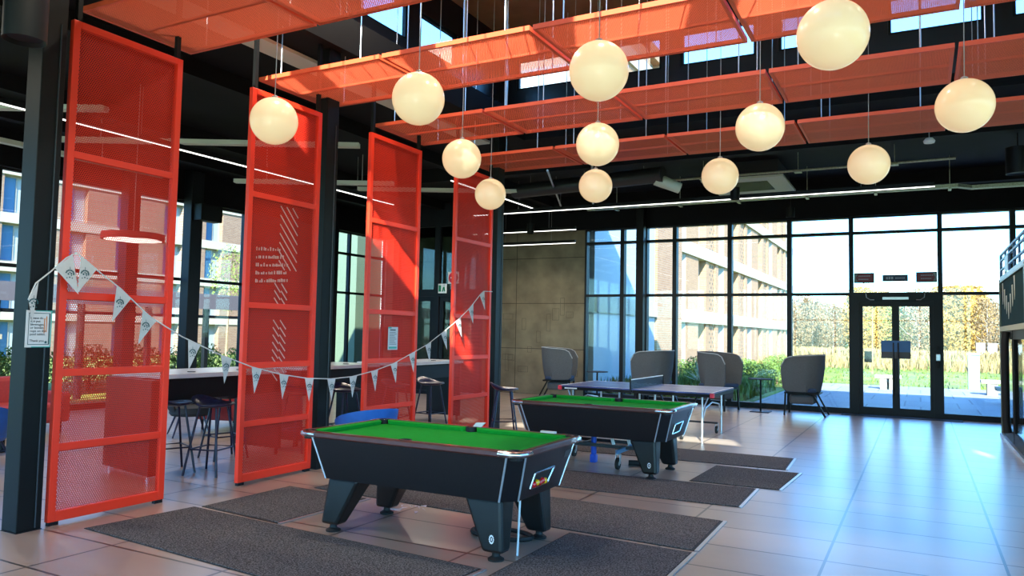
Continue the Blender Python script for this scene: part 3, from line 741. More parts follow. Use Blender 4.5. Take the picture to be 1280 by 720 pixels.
o = thing('motion_sensor', 'small round white sensor hung under the soffit, right of centre', 'sensor', (.15,12.6,4.5))
MB().lathe([(.02,0),(.07,.01),(.08,.04),(.05,.08)],(.15,12.6,4.5),20).build('dome', M['white'], o, world=True, smooth=True)
MB().tube([(.15,12.6,4.58),(.15,12.6,ZS)],.006).build('stem', M['cord'], o, world=True)
# track spots inside the lantern
for q, x in enumerate((-5.3,-4.2,-3.5,-2.2)):
    o = thing('track_spotlight', 'black track spotlight in the lantern roof, %s of four' % GW[q], 'spotlight', (x,7.8,ZR-.3), group='track spotlights in the lantern')
    MB().lathe([(.05,0),(.06,.02),(.06,.16),(.02,.18)],(x,7.8,ZR-.3),16).build('head', M['black'], o, world=True, smooth=True)
    MB().tube([(x,7.8,ZR-.12),(x,7.8,ZR)],.012).build('stem', M['black'], o, world=True)
def lamp(x, y, z, e, ang=150, r=.06):  # bare spot light added to brighten the interior
    l = bpy.data.lights.new('fill_lamp','SPOT'); l.energy = e; l.spot_size = math.radians(ang); l.spot_blend = .6; l.shadow_soft_size = r; l.color = (1,.86,.70)
    o = bpy.data.objects.new('fill_lamp', l); COL.objects.link(o); o.location = (x,y,z)
for q, y in enumerate((5.56,7.63)):  # spotlights added above the gaps, each head holding a fill lamp
    for i, x in enumerate((-5.3,-2.0,1.4)):
        lamp(x, y, ZR-.42, (95,70,8)[i])
        o = thing('track_spotlight', 'added black fill spotlight in the lantern roof above the %s gap between panels, %s' % (['nearer','farther'][q],['left','middle','right'][i]), 'spotlight', (x,y,ZR-.4), group='added fill spotlights above the panel gaps')
        MB().lathe([(.07,0),(.08,.02),(.08,.2),(.02,.22)],(x,y,ZR-.4),16).build('head', M['black'], o, world=True, smooth=True)
        MB().tube([(x,y,ZR-.18),(x,y,ZR)],.012).build('stem', M['black'], o, world=True)
for y in (2.2,-1.5):  # added fill lamps near the camera, no fixture modelled
    for x in (-7.6,-3.6): lamp(x, y, 4.4, 75)
for x, y in ((-10.5,5),(-10.5,9),(-8.6,12.5),(-8.8,15.6),(-5,15.8),(-1.2,13.0)): lamp(x, y, 4.4, 110)  # more added fill lamps over lounge and back area, no fixtures
# lounge ring pendant
o = thing('ring_pendant', 'broad flat drum pendant lamp over the lounge, seen through nearest screen', 'pendant lamp', (-9.5,6.72,2.76))
MB().lathe([(.36,.0),(.40,.0),(.40,.09),(.1,.1)],(-9.5,6.72,2.78),36).build('shade', M['redfabric'], o, world=True, smooth=True)
MB().lathe([(.01,-.001),(.36,-.001),(.36,.004),(.01,.004)],(-9.5,6.72,2.78),36).build('diffuser', mat('pendant_diffuser',(255,248,235),.5,emit=1.0), o, world=True)
MB().tube([(-9.5,6.72,2.88),(-9.5,6.72,ZS)],.005).build('cable', M['cord'], o, world=True)

# ------------------------------------------------------------------ pool tables
def pool_table(label, loc, L=2.0, W=1.07):
    t = thing('pool_table', label, 'pool table', loc)
    zt, zb = .805, .43; hx, hy = L/2, W/2; bx, by = hx-.11, hy-.09   # flared cabinet
    ch = .10                                                    # chamfered corner
    def ring(x, y, c, z): return [(-x+c,-y,z),(x-c,-y,z),(x,-y+c,z),(x,y-c,z),(x-c,y,z),(-x+c,y,z),(-x,y-c,z),(-x,-y+c,z)]
    lo, hi = ring(bx,by,ch,zb), ring(hx-.02,hy-.02,ch,zt-.05)
    body = MB().add(lo+hi, [tuple(reversed(range(8))), tuple(range(8,16))]+[(i,(i+1)%8,8+(i+1)%8,8+i) for i in range(8)])
    cab = body.build('cabinet', M['laminate'], t)
    # chrome edge strips on the eight corner lines
    for i in range(8):
        p, q = Vector(lo[i]), Vector(hi[i]); MB().tube([p,q],.0075,6).build('trim_strip', M['steel_white'], t)
    rw = .055                                                   # wooden rail frame
    rl = MB().box(-hx+.06,hx-.06,-hy,-hy+rw,zt-.05,zt).box(-hx+.06,hx-.06,hy-rw,hy,zt-.05,zt).box(-hx,-hx+rw,-hy+.06,hy-.06,zt-.05,zt).box(hx-rw,hx,-hy+.06,hy-.06,zt-.05,zt)
    rl.build('rail', M['mahogany'], t, bevel=.012)
    B(-hx+rw,hx-rw,-hy+rw,hy-rw,zt-.06,zt-.04).build('playing_surface', M['baize'], t)
    # cushions with a sloped nose, broken at the six pockets
    def cushion(p, q, inward):
        p, q, n_ = Vector(p), Vector(q), Vector(inward); d_ = (q-p).normalized()
        a = [p, p+n_*.03+d_*.0, ]
        z0, z1 = zt-.042, zt-.002
        vs = [(p.x,p.y,z0),(q.x,q.y,z0),(q.x+n_.x*.035-d_.x*.03,q.y+n_.y*.035-d_.y*.03,z0),(p.x+n_.x*.035+d_.x*.03,p.y+n_.y*.035+d_.y*.03,z0),
              (p.x,p.y,z1),(q.x,q.y,z1),(q.x+n_.x*.055-d_.x*.04,q.y+n_.y*.055-d_.y*.04,z1-.006),(p.x+n_.x*.055+d_.x*.04,p.y+n_.y*.055+d_.y*.04,z1-.006)]
        MB().frustum(vs[:4],vs[4:]).build('cushion', M['baize'], t)
    iy, ix = hy-rw, hx-rw
    for s_ in (-1,1):
        cushion((-ix+.055,s_*iy,0),(-.05,s_*iy,0),(0,-s_,0)); cushion((.05,s_*iy,0),(ix-.055,s_*iy,0),(0,-s_,0))
        cushion((s_*ix,-iy+.055,0),(s_*ix,iy-.055,0),(-s_,0,0))
    for x in (-ix+.01,0,ix-.01):
        for s_ in (-1,1):
            MB().lathe([(.02,-.03),(.045,-.03),(.05,.0),(.05,.036),(.04,.036),(.038,.0)],(x,s_*(iy-.0),zt-.035),18).build('pocket', M['rubber'], t)
    for sx_ in (-1,1):
        for sy_ in (-1,1):                                       # chrome corner castings
            x, y = sx_*(hx-.035), sy_*(hy-.035)
            pts_ = []
            cn = MB()
            cn.tube([(sx_*(hx-.17),sy_*(hy+.002),zt-.022),(sx_*(hx-.07),sy_*(hy+.002),zt-.022),(sx_*(hx-.02),sy_*(hy-.02),zt-.022),(sx_*(hx+.002),sy_*(hy-.07),zt-.022),(sx_*(hx+.002),sy_*(hy-.15),zt-.022)],.023,10)
            cn.build('corner_cap', M['chrome'], t, smooth=True)
    # legs: wide at the cabinet, one upright edge, tapering to a levelling foot
    for sx_ in (-1,1):
        for sy_ in (-1,1):
            xo, yo = sx_*(bx-.10), sy_*(by-.03)
            xt_, yt_ = xo-sx_*.31, yo-sy_*.22; 
            xo2, yo2 = xo+(.015 if sx_ > 0 else -.07), yo+sy_*.0
            xb_, yb_ = xo2-sx_*.165, yo2-sy_*.13
            c4 = lambda a,b_,c_,d_,z: [(a,b_,z),(c_,b_,z),(c_,d_,z),(a,d_,z)]
            lg = MB().frustum(c4(xo2,yo2,xb_,yb_,.06), c4(xo,yo,xt_,yt_,zb+.01)).build('leg', M['legblack'], t, bevel=.025)
            MB().lathe([(.058,0),(.06,.012),(.03,.03),(.025,.07)],((xo2+xb_)/2,(yo2+yb_)/2,0),18).build('levelling_foot', M['rubber'], lg, smooth=True)
            if sx_ == 1 and sy_ == -1:
                e = MB(); yl = yo2+sy_*.0035-.002
                cx_ = (xo2+xb_)/2
                for ang in range(0,360,30):
                    a_ = math.radians(ang); e.box(cx_+.016*math.cos(a_)-.004,cx_+.016*math.cos(a_)+.004,yl-.003,yl,.16+.026*math.sin(a_)-.005,.16+.026*math.sin(a_)+.005)
                e.box(cx_-.003,cx_+.003,yl-.003,yl,.15,.17); e.build('leg_badge', M['white_print'], lg)
    # ball return window in the +X end, leaning with the cabinet
    def endpt(y, z, d_=0.0):
        s_ = (z-zb)/(zt-.05-zb); return (bx+(hx-.02-bx)*s_+d_, y, z)
    ya, yb2, za, zc = -.22, .10, .50, .615
    rim = [(ya+.0,za),(yb2-.03,za+.005),(yb2+.02,zc),(ya+.02,zc-.005)]
    P4 = [endpt(y,z,.008) for y,z in rim]
    rm = MB(); [rm.tube([P4[i],P4[(i+1)%4]],.009,6) for i in range(4)]
    rm.build('ball_return_frame', M['chrome'], t)
    MB().add([endpt(y,z,.003) for y,z in rim]+[endpt(y,z,.001) for y,z in rim],[(0,1,2,3),(7,6,5,4),(0,4,5,1),(1,5,6,2),(2,6,7,3),(3,7,4,0)]).build('ball_return_recess', M['rubber'], t)
    MB().add([endpt(y,z,d_) for d_ in (.004,.001) for y,z in ((.28,.66),(.42,.665),(.42,.715),(.28,.71))],[(0,1,2,3),(7,6,5,4),(0,4,5,1),(1,5,6,2),(2,6,7,3),(3,7,4,0)]).build('name_plate', mat('grey_name_plate',(84,88,90),.4,.5), t)
    return t, endpt
T1 = (-3.40,5.19,0)
t1, ep = pool_table('nearer black pool table with green cloth and balls showing in its end window', T1)
T2 = (-3.40,8.80,0)
t2, _ = pool_table('farther black pool table with green cloth, in front of the table tennis table', T2, 1.98, 1.12)
cols = ['red','yellow','red','red','yellow']
for i, cc in enumerate(cols):
    y = -.185+i*.046; z = .527+(0 if i%2 == 0 else .008)
    p_ = ep(y, z, .012)
    o = MB().sphere((0,0,0),.0235,16,10).build('pool_ball', M[cc], smooth=True); o.location = (T1[0]+p_[0],T1[1]+y,z)
    tag(o, '%s ball in the end window of the nearer pool table, %s' % (cc, ['nearest the camera corner','second along','third along','fourth along','last along'][i]), 'ball', 'balls in the return window')
# small things on / under table 1
o = thing('chalk_card', 'small white card standing on the far rail of the nearer pool table', 'card', (-3.33,5.705,.805))
MB().frustum([(-3.40,5.69,.8055),(-3.32,5.69,.8055),(-3.32,5.71,.8055),(-3.40,5.71,.8055)],[(-3.37,5.69,.84),(-3.28,5.69,.845),(-3.28,5.71,.845),(-3.37,5.71,.84)]).build('card', M['paper'], o, world=True)
o = tag(B(-2.75,-2.62,5.68,5.715,.8055,.82).build('chalk_card', M['paper']), 'small white card lying on far rail near the right corner of the nearer pool table', 'card')
rod = tag(MB().tube([(-2.60,5.02,0),(-2.565,4.98,.425)],.008,8).build('thin_rod', M['white']), 'thin white rod standing under the right end of the nearer pool table', 'rod')
o = thing('cable_loop', 'flat black loop of strap on the floor under the nearer pool table', 'strap', (-2.85,5.45,0))
pp = [(-2.95+.26*math.cos(a_)*1.0, 5.42+.14*math.sin(a_), .02) for a_ in [2*PI*i/28 for i in range(29)]]
MB().tube(pp,.018,6).build('loop', M['rubber'], o, world=True, smooth=True)
random.seed(11)
cp_ = MB()
for i in range(26):
    x, y = -4.17+random.uniform(-.2,.2), 5.72+random.uniform(-.14,.12)
    z = random.uniform(.004,.03); q = [Vector((random.uniform(-.05,.05),random.uniform(-.05,.05),random.uniform(-.004,.02))) for _ in range(3)]
    a_ = Vector((x,y,z)); nrm = Vector((0,0,.0015)); vs = [a_+v for v in q]+[a_+v+nrm for v in q]
    cp_.add(vs,[(0,1,2),(5,4,3),(0,3,4,1),(1,4,5,2),(2,5,3,0)])
tag(cp_.build('crumpled_plastic', mat('torn_plastic',(190,186,196),.4,var=.4,scale=25)), 'torn pale plastic wrap lying under far leg of the nearer pool table', 'litter')

# lifting trolley under table 2
o = thing('table_trolley', 'steel lifting trolley with castors and blue jack under the farther pool table', 'trolley', (-3.6,9.1,0))
fx0, fx1, ya, yb2, zf = -4.15,-3.05,8.98,9.42,.24
f = MB()
for y in (ya, yb2): f.bar((fx0,y,zf),(fx1,y,zf),.04,.04)
for x in (fx0,-3.75,fx1): f.bar((x,ya,zf),(x,yb2,zf),.04,.04)
f.bar((fx0,9.2,.36),(fx1,9.2,.36),.05,.04)
f.build('frame', M['duct'], o, world=True)
pbs = mat('pale_blue_steel',(120,160,200),.3,.4)
MB().bar((-3.24,8.8,.2),(-3.08,9.35,.28),.03,.05).build('bracket', pbs, o, world=True)
MB().bar((-4.12,8.95,.2),(-3.98,9.3,.3),.03,.05).build('bracket', pbs, o, world=True)
MB().tube([(-3.66,9.12,.1),(-3.66,9.12,.34)],.035,12).build('jack', M['jack_blue'], o, world=True, smooth=True)
B(-3.70,-3.62,9.08,9.16,.0,.1).build('jack_base', M['jack_blue'], o, world=True, bevel=.01)
MB().bar((-3.35,9.0,.26),(-3.4,9.0,.42),.03).bar((-3.18,9.1,.26),(-3.22,9.1,.42),.03).build('upright', M['white'], o, world=True)
def caster(x, y, parent, r=.055):
    w_ = MB()
    n=18
    w_.tube([(x-.016,y,r),(x+.016,y,r)],r,n)
    cs = w_.build('caster', M['rubber'], parent, world=True, smooth=True)
    MB().bar((x-.026,y,r),(x-.026,y+.02,r*2+.04),.008,.04).bar((x+.026,y,r),(x+.026,y+.02,r*2+.04),.008,.04).box(x-.03,x+.03,y-.01,y+.05,r*2+.03,r*2+.04).tube([(x-.02,y,r),(x+.02,y,r)],r*.35,10).build('fork', M['alu'], cs, world=True)
for x, y in ((-3.22,8.80),(-3.06,9.32),(-4.1,8.85),(-4.05,9.4)): caster(x, y, o, .07)
tag(MB().tube([(-3.2,9.13,.035),(-2.92,9.22,.035)],.034,12).build('black_roller', M['rubber'], smooth=True), 'short black roller lying on the floor beside the trolley castors', 'roller')

# ------------------------------------------------------------------ mats
def floor_mat(quad, label, strip=True, z=.009):
    cx = sum(p[0] for p in quad)/4; cyy = sum(p[1] for p in quad)/4
    o = thing('floor_mat', label, 'floor mat', (cx,cyy,0), group='grey floor mats around the pool tables')
    def inset(p, k2):
        v_ = Vector((p[0]-cx,p[1]-cyy)); return (p[0]-v_.x/v_.length*k2, p[1]-v_.y/v_.length*k2)
    qi = [inset(p,.03) for p in quad]
    MB().frustum([(p[0],p[1],0.001) for p in quad],[(p[0],p[1],.005) for p in quad]).build('border', M['rubber'], o, world=True)
    MB().frustum([(p[0],p[1],.005) for p in qi],[(p[0],p[1],z) for p in qi]).build('pile', M['mat'], o, world=True)
    if strip:
        a, b_ = quad[1], quad[2]
        MB().bar((a[0]+.012,a[1],.006),(b_[0]+.012,b_[1],.006),.03,.008).build('edge_strip', M['alu'], o, world=True)
# quads: front-left, front-right, back-right, back-left
floor_mat([(-5.86,3.84),(-2.72,3.62),(-2.64,4.60),(-5.76,4.80)], 'long grey mat along the near side of the nearer pool table, front left')
floor_mat([(-5.71,4.84),(-4.70,4.76),(-4.67,5.90),(-5.71,5.93)], 'grey mat at the left end of the nearer pool table, touching the screens')
floor_mat([(-5.45,6.00),(-1.51,5.82),(-1.53,6.88),(-5.42,7.02)], 'long grey mat along the far side of the nearer pool table')
floor_mat([(-2.55,3.7),(-1.51,3.7),(-1.51,5.77),(-2.53,5.80)], 'grey mat at the right end of the nearer pool table, bottom edge of photo')
floor_mat([(-5.05,7.36),(-1.53,7.52),(-1.55,8.52),(-5.05,8.30)], 'long grey mat along the near side of the farther pool table')
floor_mat([(-2.29,8.56),(-1.33,8.58),(-1.28,9.79),(-2.27,9.77)], 'grey mat at the right end of the farther pool table')
floor_mat([(-5.1,9.80),(-1.46,9.92),(-1.50,10.92),(-5.1,10.84)], 'long grey mat along the far side of the farther pool table')

# ------------------------------------------------------------------ table tennis table
o = thing('table_tennis_table', 'blue table tennis table with net behind the farther pool table', 'table tennis table', (-4.05,12.5,0))
X0,X1,Y0,Y1,Z = -5.30,-2.78,11.68,13.2,.76
for a, b_ in ((X0,-4.045),(-4.035,X1)):
    tp = B(a,b_,Y0,Y1,Z-.022,Z).build('table_top', M['tt_blue'], o, world=True)
    ln = MB().box(a,b_,Y0,Y0+.02,Z,Z+.001).box(a,b_,Y1-.02,Y1,Z,Z+.001)
    xe = a if a == X0 else b_-.02
    ln.box(xe,xe+.02,Y0+.02,Y1-.02,Z,Z+.001).box(a,b_,(Y0+Y1)/2-.002,(Y0+Y1)/2+.002,Z,Z+.001).build('line', M['white_print'], tp, world=True)
    MB().box(a,b_,Y0+.0,Y0+.03,Z-.07,Z-.022).box(a,b_,Y1-.03,Y1,Z-.07,Z-.022).box(a,a+.03,Y0+.03,Y1-.03,Z-.07,Z-.022).box(b_-.03,b_,Y0+.03,Y1-.03,Z-.07,Z-.022).build('apron', M['black'], o, world=True)
n = B(-4.042,-4.038,Y0-.1,Y1+.1,Z,Z+.15).build('net', perforated('net_weave',(30,34,50),'YZ',.02,.3), o, world=True)
B(-4.045,-4.035,Y0-.1,Y1+.1,Z+.14,Z+.155).build('net_tape', M['white'], n, world=True)
for y in (Y0-.11,Y1+.11): MB().tube([(-4.04,y,Z-.08),(-4.04,y,Z+.16)],.012,8).bar((-4.04,y,Z-.06),(-4.04,y+(.1 if y < 12 else -.1),Z-.06),.02).build('net_post', M['black'], o, world=True)
for x in (X1-.06,X0+.06):
    s_ = 1 if x > -4 else -1
    for y in (Y0+.12,Y1-.12):
        lg = MB().tube([(x-s_*.12,y,Z-.05),(x-s_*.12,y,0)],.016,8).build('leg', M['steel_white'], o, world=True, smooth=True)
    MB().tube([(x-s_*.12,Y0+.12,.12),(x-s_*.12,Y0+.12,.3),(x-s_*.12,Y0+.3,.5),(x-s_*.12,(Y0+Y1)/2,.56),(x-s_*.12,Y1-.3,.5),(x-s_*.12,Y1-.12,.3)],.012,8).build('leg_brace', M['steel_white'], o, world=True, smooth=True)
    MB().tube([(x-s_*.12,Y0+.12,.45),(x-s_*.02,Y0+.12,Z-.05)],.01,6).build('leg_strut', M['steel_white'], o, world=True)
for x in (-4.35,-3.75):
    for y in (Y0+.25,Y1-.25):
        MB().tube([(x,y,Z-.06),(x,y,.16)],.018,8).build('support_post', M['steel_white'], o, world=True, smooth=True)
MB().bar((-4.35,Y0+.2,.17),(-3.3,Y0+.2,.17),.03).bar((-4.35,Y1-.2,.17),(-3.0,Y1-.2,.17),.03).bar((-4.35,Y0+.2,.17),(-4.35,Y1-.2,.17),.03).build('undercarriage', M['duct'], o, world=True)
for x, y in ((-3.3,Y0+.2),(-3.02,Y1-.2),(-4.35,Y0+.2),(-4.35,Y1-.2)): caster(x, y, o, .06)
for x, y in ((X0,Y0),(X1,Y0)): B(x-.03,x+.03,y-.03,y+.04,Z-.075,Z-.005).build('corner_guard', M['sign_red2'], o, world=True, bevel=.008)
B(X0+.08,X0+.3,Y0-.003,Y0,Z-.055,Z-.035).build('lettering', M['white_print'], o, world=True)

# ------------------------------------------------------------------ high-back lounge chairs
def lounge(label, loc, rz):
    t = thing('high_back_chair', label, 'chair', loc, rz, group='grey high-back felt chairs')
    # plan U: arms forward (+x), back at -x
    plan = []
    for i in range(7): plan.append((.40-.5*i/6, -.43))
    for i in range(1,12):
        a = -PI/2 - PI*i/12; plan.append((-.10+.33*math.cos(a), .43*math.sin(a)))
    for i in range(7): plan.append((-.10+.5*i/6, .43))
    n_ = len(plan); rows = 9; v = []; f_ = []
    s_tot = n_-1
    for th in (0,1):
        for i,(x,y) in enumerate(plan):
            e = min(i, n_-1-i)              # distance from arm tip
            zt_ = 1.22 + .05*min(1,e/9) - (.0 if e >= 3 else (.20*(1-math.sqrt(max(0,1-((3-e)/3)**2)))))
            zb_ = .50 + (.0 if e >= 3 else (.06*(1-math.sqrt(max(0,1-((3-e)/3)**2)))))
            nx, ny = (x+.10, y) if x < -.10 else (0, y); l = math.hypot(nx,ny); nx, ny = nx/l, ny/l
            for r_ in range(rows):
                q = r_/(rows-1); z = zb_+(zt_-zb_)*q
                tp = 1 - (.22 if x < -.1 else .08)*(1-q)**2     # tuck in at the foot
                v.append((x*tp-nx*.035*th, y*tp-ny*.035*th, z))
    def I(th,i,r_): return th*n_*rows+i*rows+r_
    for i in range(n_-1):
        for r_ in range(rows-1):
            f_.append((I(0,i,r_),I(0,i+1,r_),I(0,i+1,r_+1),I(0,i,r_+1))); f_.append((I(1,i,r_),I(1,i,r_+1),I(1,i+1,r_+1),I(1,i+1,r_)))
        f_.append((I(0,i,rows-1),I(0,i+1,rows-1),I(1,i+1,rows-1),I(1,i,rows-1))); f_.append((I(0,i,0),I(1,i,0),I(1,i+1,0),I(0,i+1,0)))
    for i in (0,n_-1):
        for r_ in range(rows-1): f_.append((I(0,i,r_),I(0,i,r_+1),I(1,i,r_+1),I(1,i,r_)))
    mb = MB().add(v,f_); mb.build('shell', M['greyfelt'], t, smooth=True)
    MB().tube([v[I(0,i,rows-1)] for i in range(n_)],.012,6).build('piping', M['felt_edge'], t)
    B(-.28,.34,-.36,.36,.49,.58).build('seat', M['seat_blue'], t, bevel=.03)
    B(-.24,.26,-.28,.28,.24,.44).build('storage_pouch', M['greyfelt'], t, bevel=.05)
    MB().bar((-.32,-.33,.47),(.33,-.33,.47),.035).bar((-.32,.33,.47),(.33,.33,.47),.035).bar((-.32,-.33,.47),(-.32,.33,.47),.035).bar((.33,-.33,.47),(.33,.33,.47),.035).box(-.3,.3,-.02,.02,.44,.48).build('seat_frame', M['black'], t)
    for s_ in (-1,1):
        MB().bar((.32,s_*.33,.46),(.34,s_*.34,0),.035).build('leg', M['black'], t)
        MB().bar((-.22,s_*.33,.46),(-.46,s_*.35,0),.035).build('leg', M['black'], t)
    return t
ch = lounge('leftmost grey high-back chair, in front of the concrete wall', (-7.85,17.2,0), .25)
dup(ch, (-5.42,17.2,0), PI-.15, 'grey high-back chair behind the table tennis net, by the dark column')
dup(ch, (-3.98,17.2,0), -.25, 'grey high-back chair facing right beside the small round table, before the hedge')
dup(ch, (-2.18,17.25,0), PI+.0, 'rightmost grey high-back chair, facing left, nearest the entrance door')
def side_table(label, x, y):
    t = thing('side_table', label, 'side table', (x,y,0), group='small round side tables')
    MB().lathe([(.01,.70),(.26,.70),(.265,.708),(.26,.72),(.01,.72)],(0,0,0),32).build('table_top', M['darkfabric'], t, smooth=True)
    MB().tube([(0,0,.015),(0,0,.70)],.02,12).build('pole', M['black'], t, smooth=True)
    MB().box(-.2,.2,-.2,.2,0,.015).build('base', M['black'], t, bevel=.004)
    return t
side_table('small dark round side table between two high-back chairs, right of table tennis', -3.07,17.3)
side_table('small dark round side table right of the leftmost high-back chair', -6.88,17.3)

# ------------------------------------------------------------------ tub chair, stools, high tables
def tub(label, loc, rz, m_, leg='navy'):
    t = thing('tub_chair', label, 'chair', loc, rz)
    n_ = 26; v = []; f_ = []
    prof = [(.24,.30),(.30,.42),(.34,.58),(.36,.74)]
    for th in (0,1):
        for i in range(n_):
            a = math.radians(50+260*i/(n_-1)); drop = .20*(abs(i-(n_-1)/2)/((n_-1)/2))**2.2
            for r_,(r,z) in enumerate(prof):
                rr_ = r-.03*th; zz = z-drop*(r_/3)
                v.append((rr_*math.cos(a), rr_*math.sin(a)*1.0, zz))
    R4 = 4
    I = lambda th,i,r_: th*n_*R4+i*R4+r_
    for i in range(n_-1):
        for r_ in range(R4-1):
            f_.append((I(0,i,r_),I(0,i+1,r_),I(0,i+1,r_+1),I(0,i,r_+1))); f_.append((I(1,i,r_),I(1,i,r_+1),I(1,i+1,r_+1),I(1,i+1,r_)))
        f_.append((I(0,i,3),I(0,i+1,3),I(1,i+1,3),I(1,i,3))); f_.append((I(0,i,0),I(1,i,0),I(1,i+1,0),I(0,i+1,0)))
    for i in (0,n_-1):
        for r_ in range(3): f_.append((I(0,i,r_),I(0,i,r_+1),I(1,i,r_+1),I(1,i,r_)))
    MB().add(v,f_).build('backrest', m_, t, smooth=True)
    MB().lathe([(.05,.30),(.26,.30),(.29,.34),(.28,.42),(.2,.44),(.01,.44)],(0.02,0,0),28).build('seat', m_, t, smooth=True)
    for sx_ in (-1,1):
        for sy_ in (-1,1): MB().tube([(sx_*.16,sy_*.16,.31),(sx_*.26,sy_*.26,0)],.016,8,.011).build('leg', M[leg], t, smooth=True)
    return t
tub('blue upholstered tub chair behind the nearer pool table, before the third screen', (-5.60,7.0,0), math.radians(160), M['blue_plastic'])
tub('blue tub chair at the far left edge, left of the black column', (-9.25,4.75,0), math.radians(120), M['blue_plastic'])
tub('charcoal tub armchair in the lounge, behind the bar stools', (-9.6,7.85,0), math.radians(-30), M['darkfabric'])

def stool(label, loc, rz):
    t = thing('bar_stool', label, 'bar stool', loc, rz, group='navy bar stools')
    v = []; f_ = []; nu, nv = 20, 6
    for j in range(nv):
        r = .04+.17*j/(nv-1)
        for i in range(nu):
            a = 2*PI*i/nu; back = max(0,-math.cos(a))
            z = .745 + .03*(j/(nv-1))**3 + .085*back**1.5*(j/(nv-1))**3
            v.append((r*math.cos(a)*1.0, r*math.sin(a)*1.15, z))
    for j in range(nv-1):
        for i in range(nu): f_.append((j*nu+i, j*nu+(i+1)%nu, (j+1)*nu+(i+1)%nu, (j+1)*nu+i))
    f_.append(tuple(range(nu)))
    o = MB().add(v,f_).build('seat', M['navy'], t, smooth=True)
    sm = o.modifiers.new('thickness','SOLIDIFY'); sm.thickness = .018
    for sx_ in (-1,1):
        for sy_ in (-1,1): MB().tube([(sx_*.10,sy_*.11,.74),(sx_*.20,sy_*.22,0)],.013,8).build('leg', M['navy'], t, smooth=True)
    q = .74-.30; k2 = .10+.10*(.74-.28)/.74; k3 = .11+.11*(.74-.28)/.74
    MB().tube([(-k2,-k3,.28),(k2,-k3,.28),(k2,k3,.28),(-k2,k3,.28),(-k2,-k3,.28)],.009,6).build('footrest', M['navy'], t)
    return t
st = stool('navy bar stool right of the farthest screen, clear of the high tables', (-5.60,10.28,0), .6)
for (x,y,r_,l) in ((-6.93,5.98,.3,'navy bar stool nearest the second screen, seen between first and second screens'),
                   (-7.38,5.80,1.2,'navy bar stool half hidden behind the right edge of the first screen'),
                   (-7.62,6.75,2.9,'navy bar stool left of the second screen, partly behind its neighbour'),
                   (-7.3,7.7,.2,'navy bar stool under the middle high table, between second and third screens, left one'),
                   (-7.2,8.5,-.2,'navy bar stool under the middle high table, between second and third screens, right one'),
                   (-7.25,9.75,.1,'navy bar stool at the far high table, left one between third and fourth screens'),
                   (-7.1,10.5,-.1,'navy bar stool at the far high table, right one between third and fourth screens')):
    dup(st, (x,y,0), r_, l)
def high_table(y0, y1, label, x0=-8.05, x1=-7.25):
    t = thing('high_table', label, 'high table', ((x0+x1)/2,(y0+y1)/2,0), group='high tables behind the screens')
    B(x0,x1,y0,y1,1.04,1.09).build('table_top', M['tabletop_pale'], t, world=True, bevel=.004)
    B(x1-.10,x1-.06,y0+.06,y1-.06,.80,1.04).build('modesty_panel', M['black'], t, world=True)
    for y in (y0+.02,y1-.06): B(x0+.04,x1-.04,y,y+.04,.08,1.04).build('end_panel', M['black'], t, world=True)
    for y in (y0+.04,y1-.04):
        for x in (x0+.1,x1-.1): MB().tube([(x,y,0),(x,y,.08)],.02,8).build('foot', M['black'], t, world=True)
    for s_ in (.3,.7): MB().lathe([(.01,1.09),(.045,1.09),(.045,1.097),(.01,1.097)],(x1-.25,y0+(y1-y0)*s_,0),16).build('cable_port', M['black'], t, world=True)
    return t
high_table(5.55,7.35,'pale-topped high table seen between the first and second screens', -8.1,-7.2)
high_table(7.9,9.6,'pale-topped high table seen between the second and third screens', -8.3,-7.45)
high_table(9.95,12.0,'pale-topped high table seen between the third and fourth screens', -8.2,-7.4)
o = thing('storage_cabinet', 'dark upright cabinet on short feet behind the nearest screen', 'cabinet', (-7.45,5.2,0))
MB().frustum([(-7.95,5.38,.08),(-6.92,5.18,.08),(-6.92,5.28,.08),(-7.95,5.48,.08)],[(-7.95,5.38,1.05),(-6.92,5.18,1.05),(-6.92,5.28,1.05),(-7.95,5.48,1.05)]).build('body', M['black'], o, world=True, bevel=.008)
for x, y in ((-7.88,5.42),(-7.0,5.24)):
    MB().tube([(x,y,0),(x,y,.08)],.018,8).build('foot', M['alu'], o, world=True)
# sofas
def sofa(label, loc, rz, L=1.7, m_='redfabric'):
    t = thing('sofa', label, 'sofa', loc, rz)
    B(-.40,.36,-L/2+.12,L/2-.12,.16,.44).build('seat', M[m_], t, bevel=.05)
    B(-.48,-.30,-L/2,L/2,.16,.82).build('backrest', M[m_], t, bevel=.06)
    for s_ in (-1,1): (MB().box(-.30,.38,s_*(L/2)-.12*(s_>0),s_*(L/2)+.12*(s_<0),.16,.60)).build('armrest', M[m_], t, bevel=.04)
    for sx_ in (-.38,.3):
        for s_ in (-1,1): MB().tube([(sx_,s_*(L/2-.1),0),(sx_,s_*(L/2-.1),.17)],.018,8).build('leg', M['black'], t)
    return t
sofa('dusty red sofa by the left glazing at the edge of the photo', (-11.6,6.2,0), 0)
sofa('dusty red sofa in the lounge, seen between first and second screens under high table', (-9.75,8.95,0), .3, 1.1)
o = thing('coffee_table', 'low white coffee table at far left beside the blue chair', 'table', (-10.2,5.3,0))
B(-10.6,-9.95,5.25,5.9,.38,.41).build('table_top', M['white'], o, world=True, bevel=.005); MB().tube([(-10.3,5.6,.015),(-10.3,5.6,.38)],.03,10).build('pole', M['black'], o, world=True)
B(-10.5,-10.1,5.4,5.8,0,.015).build('base', M['black'], o, world=True)

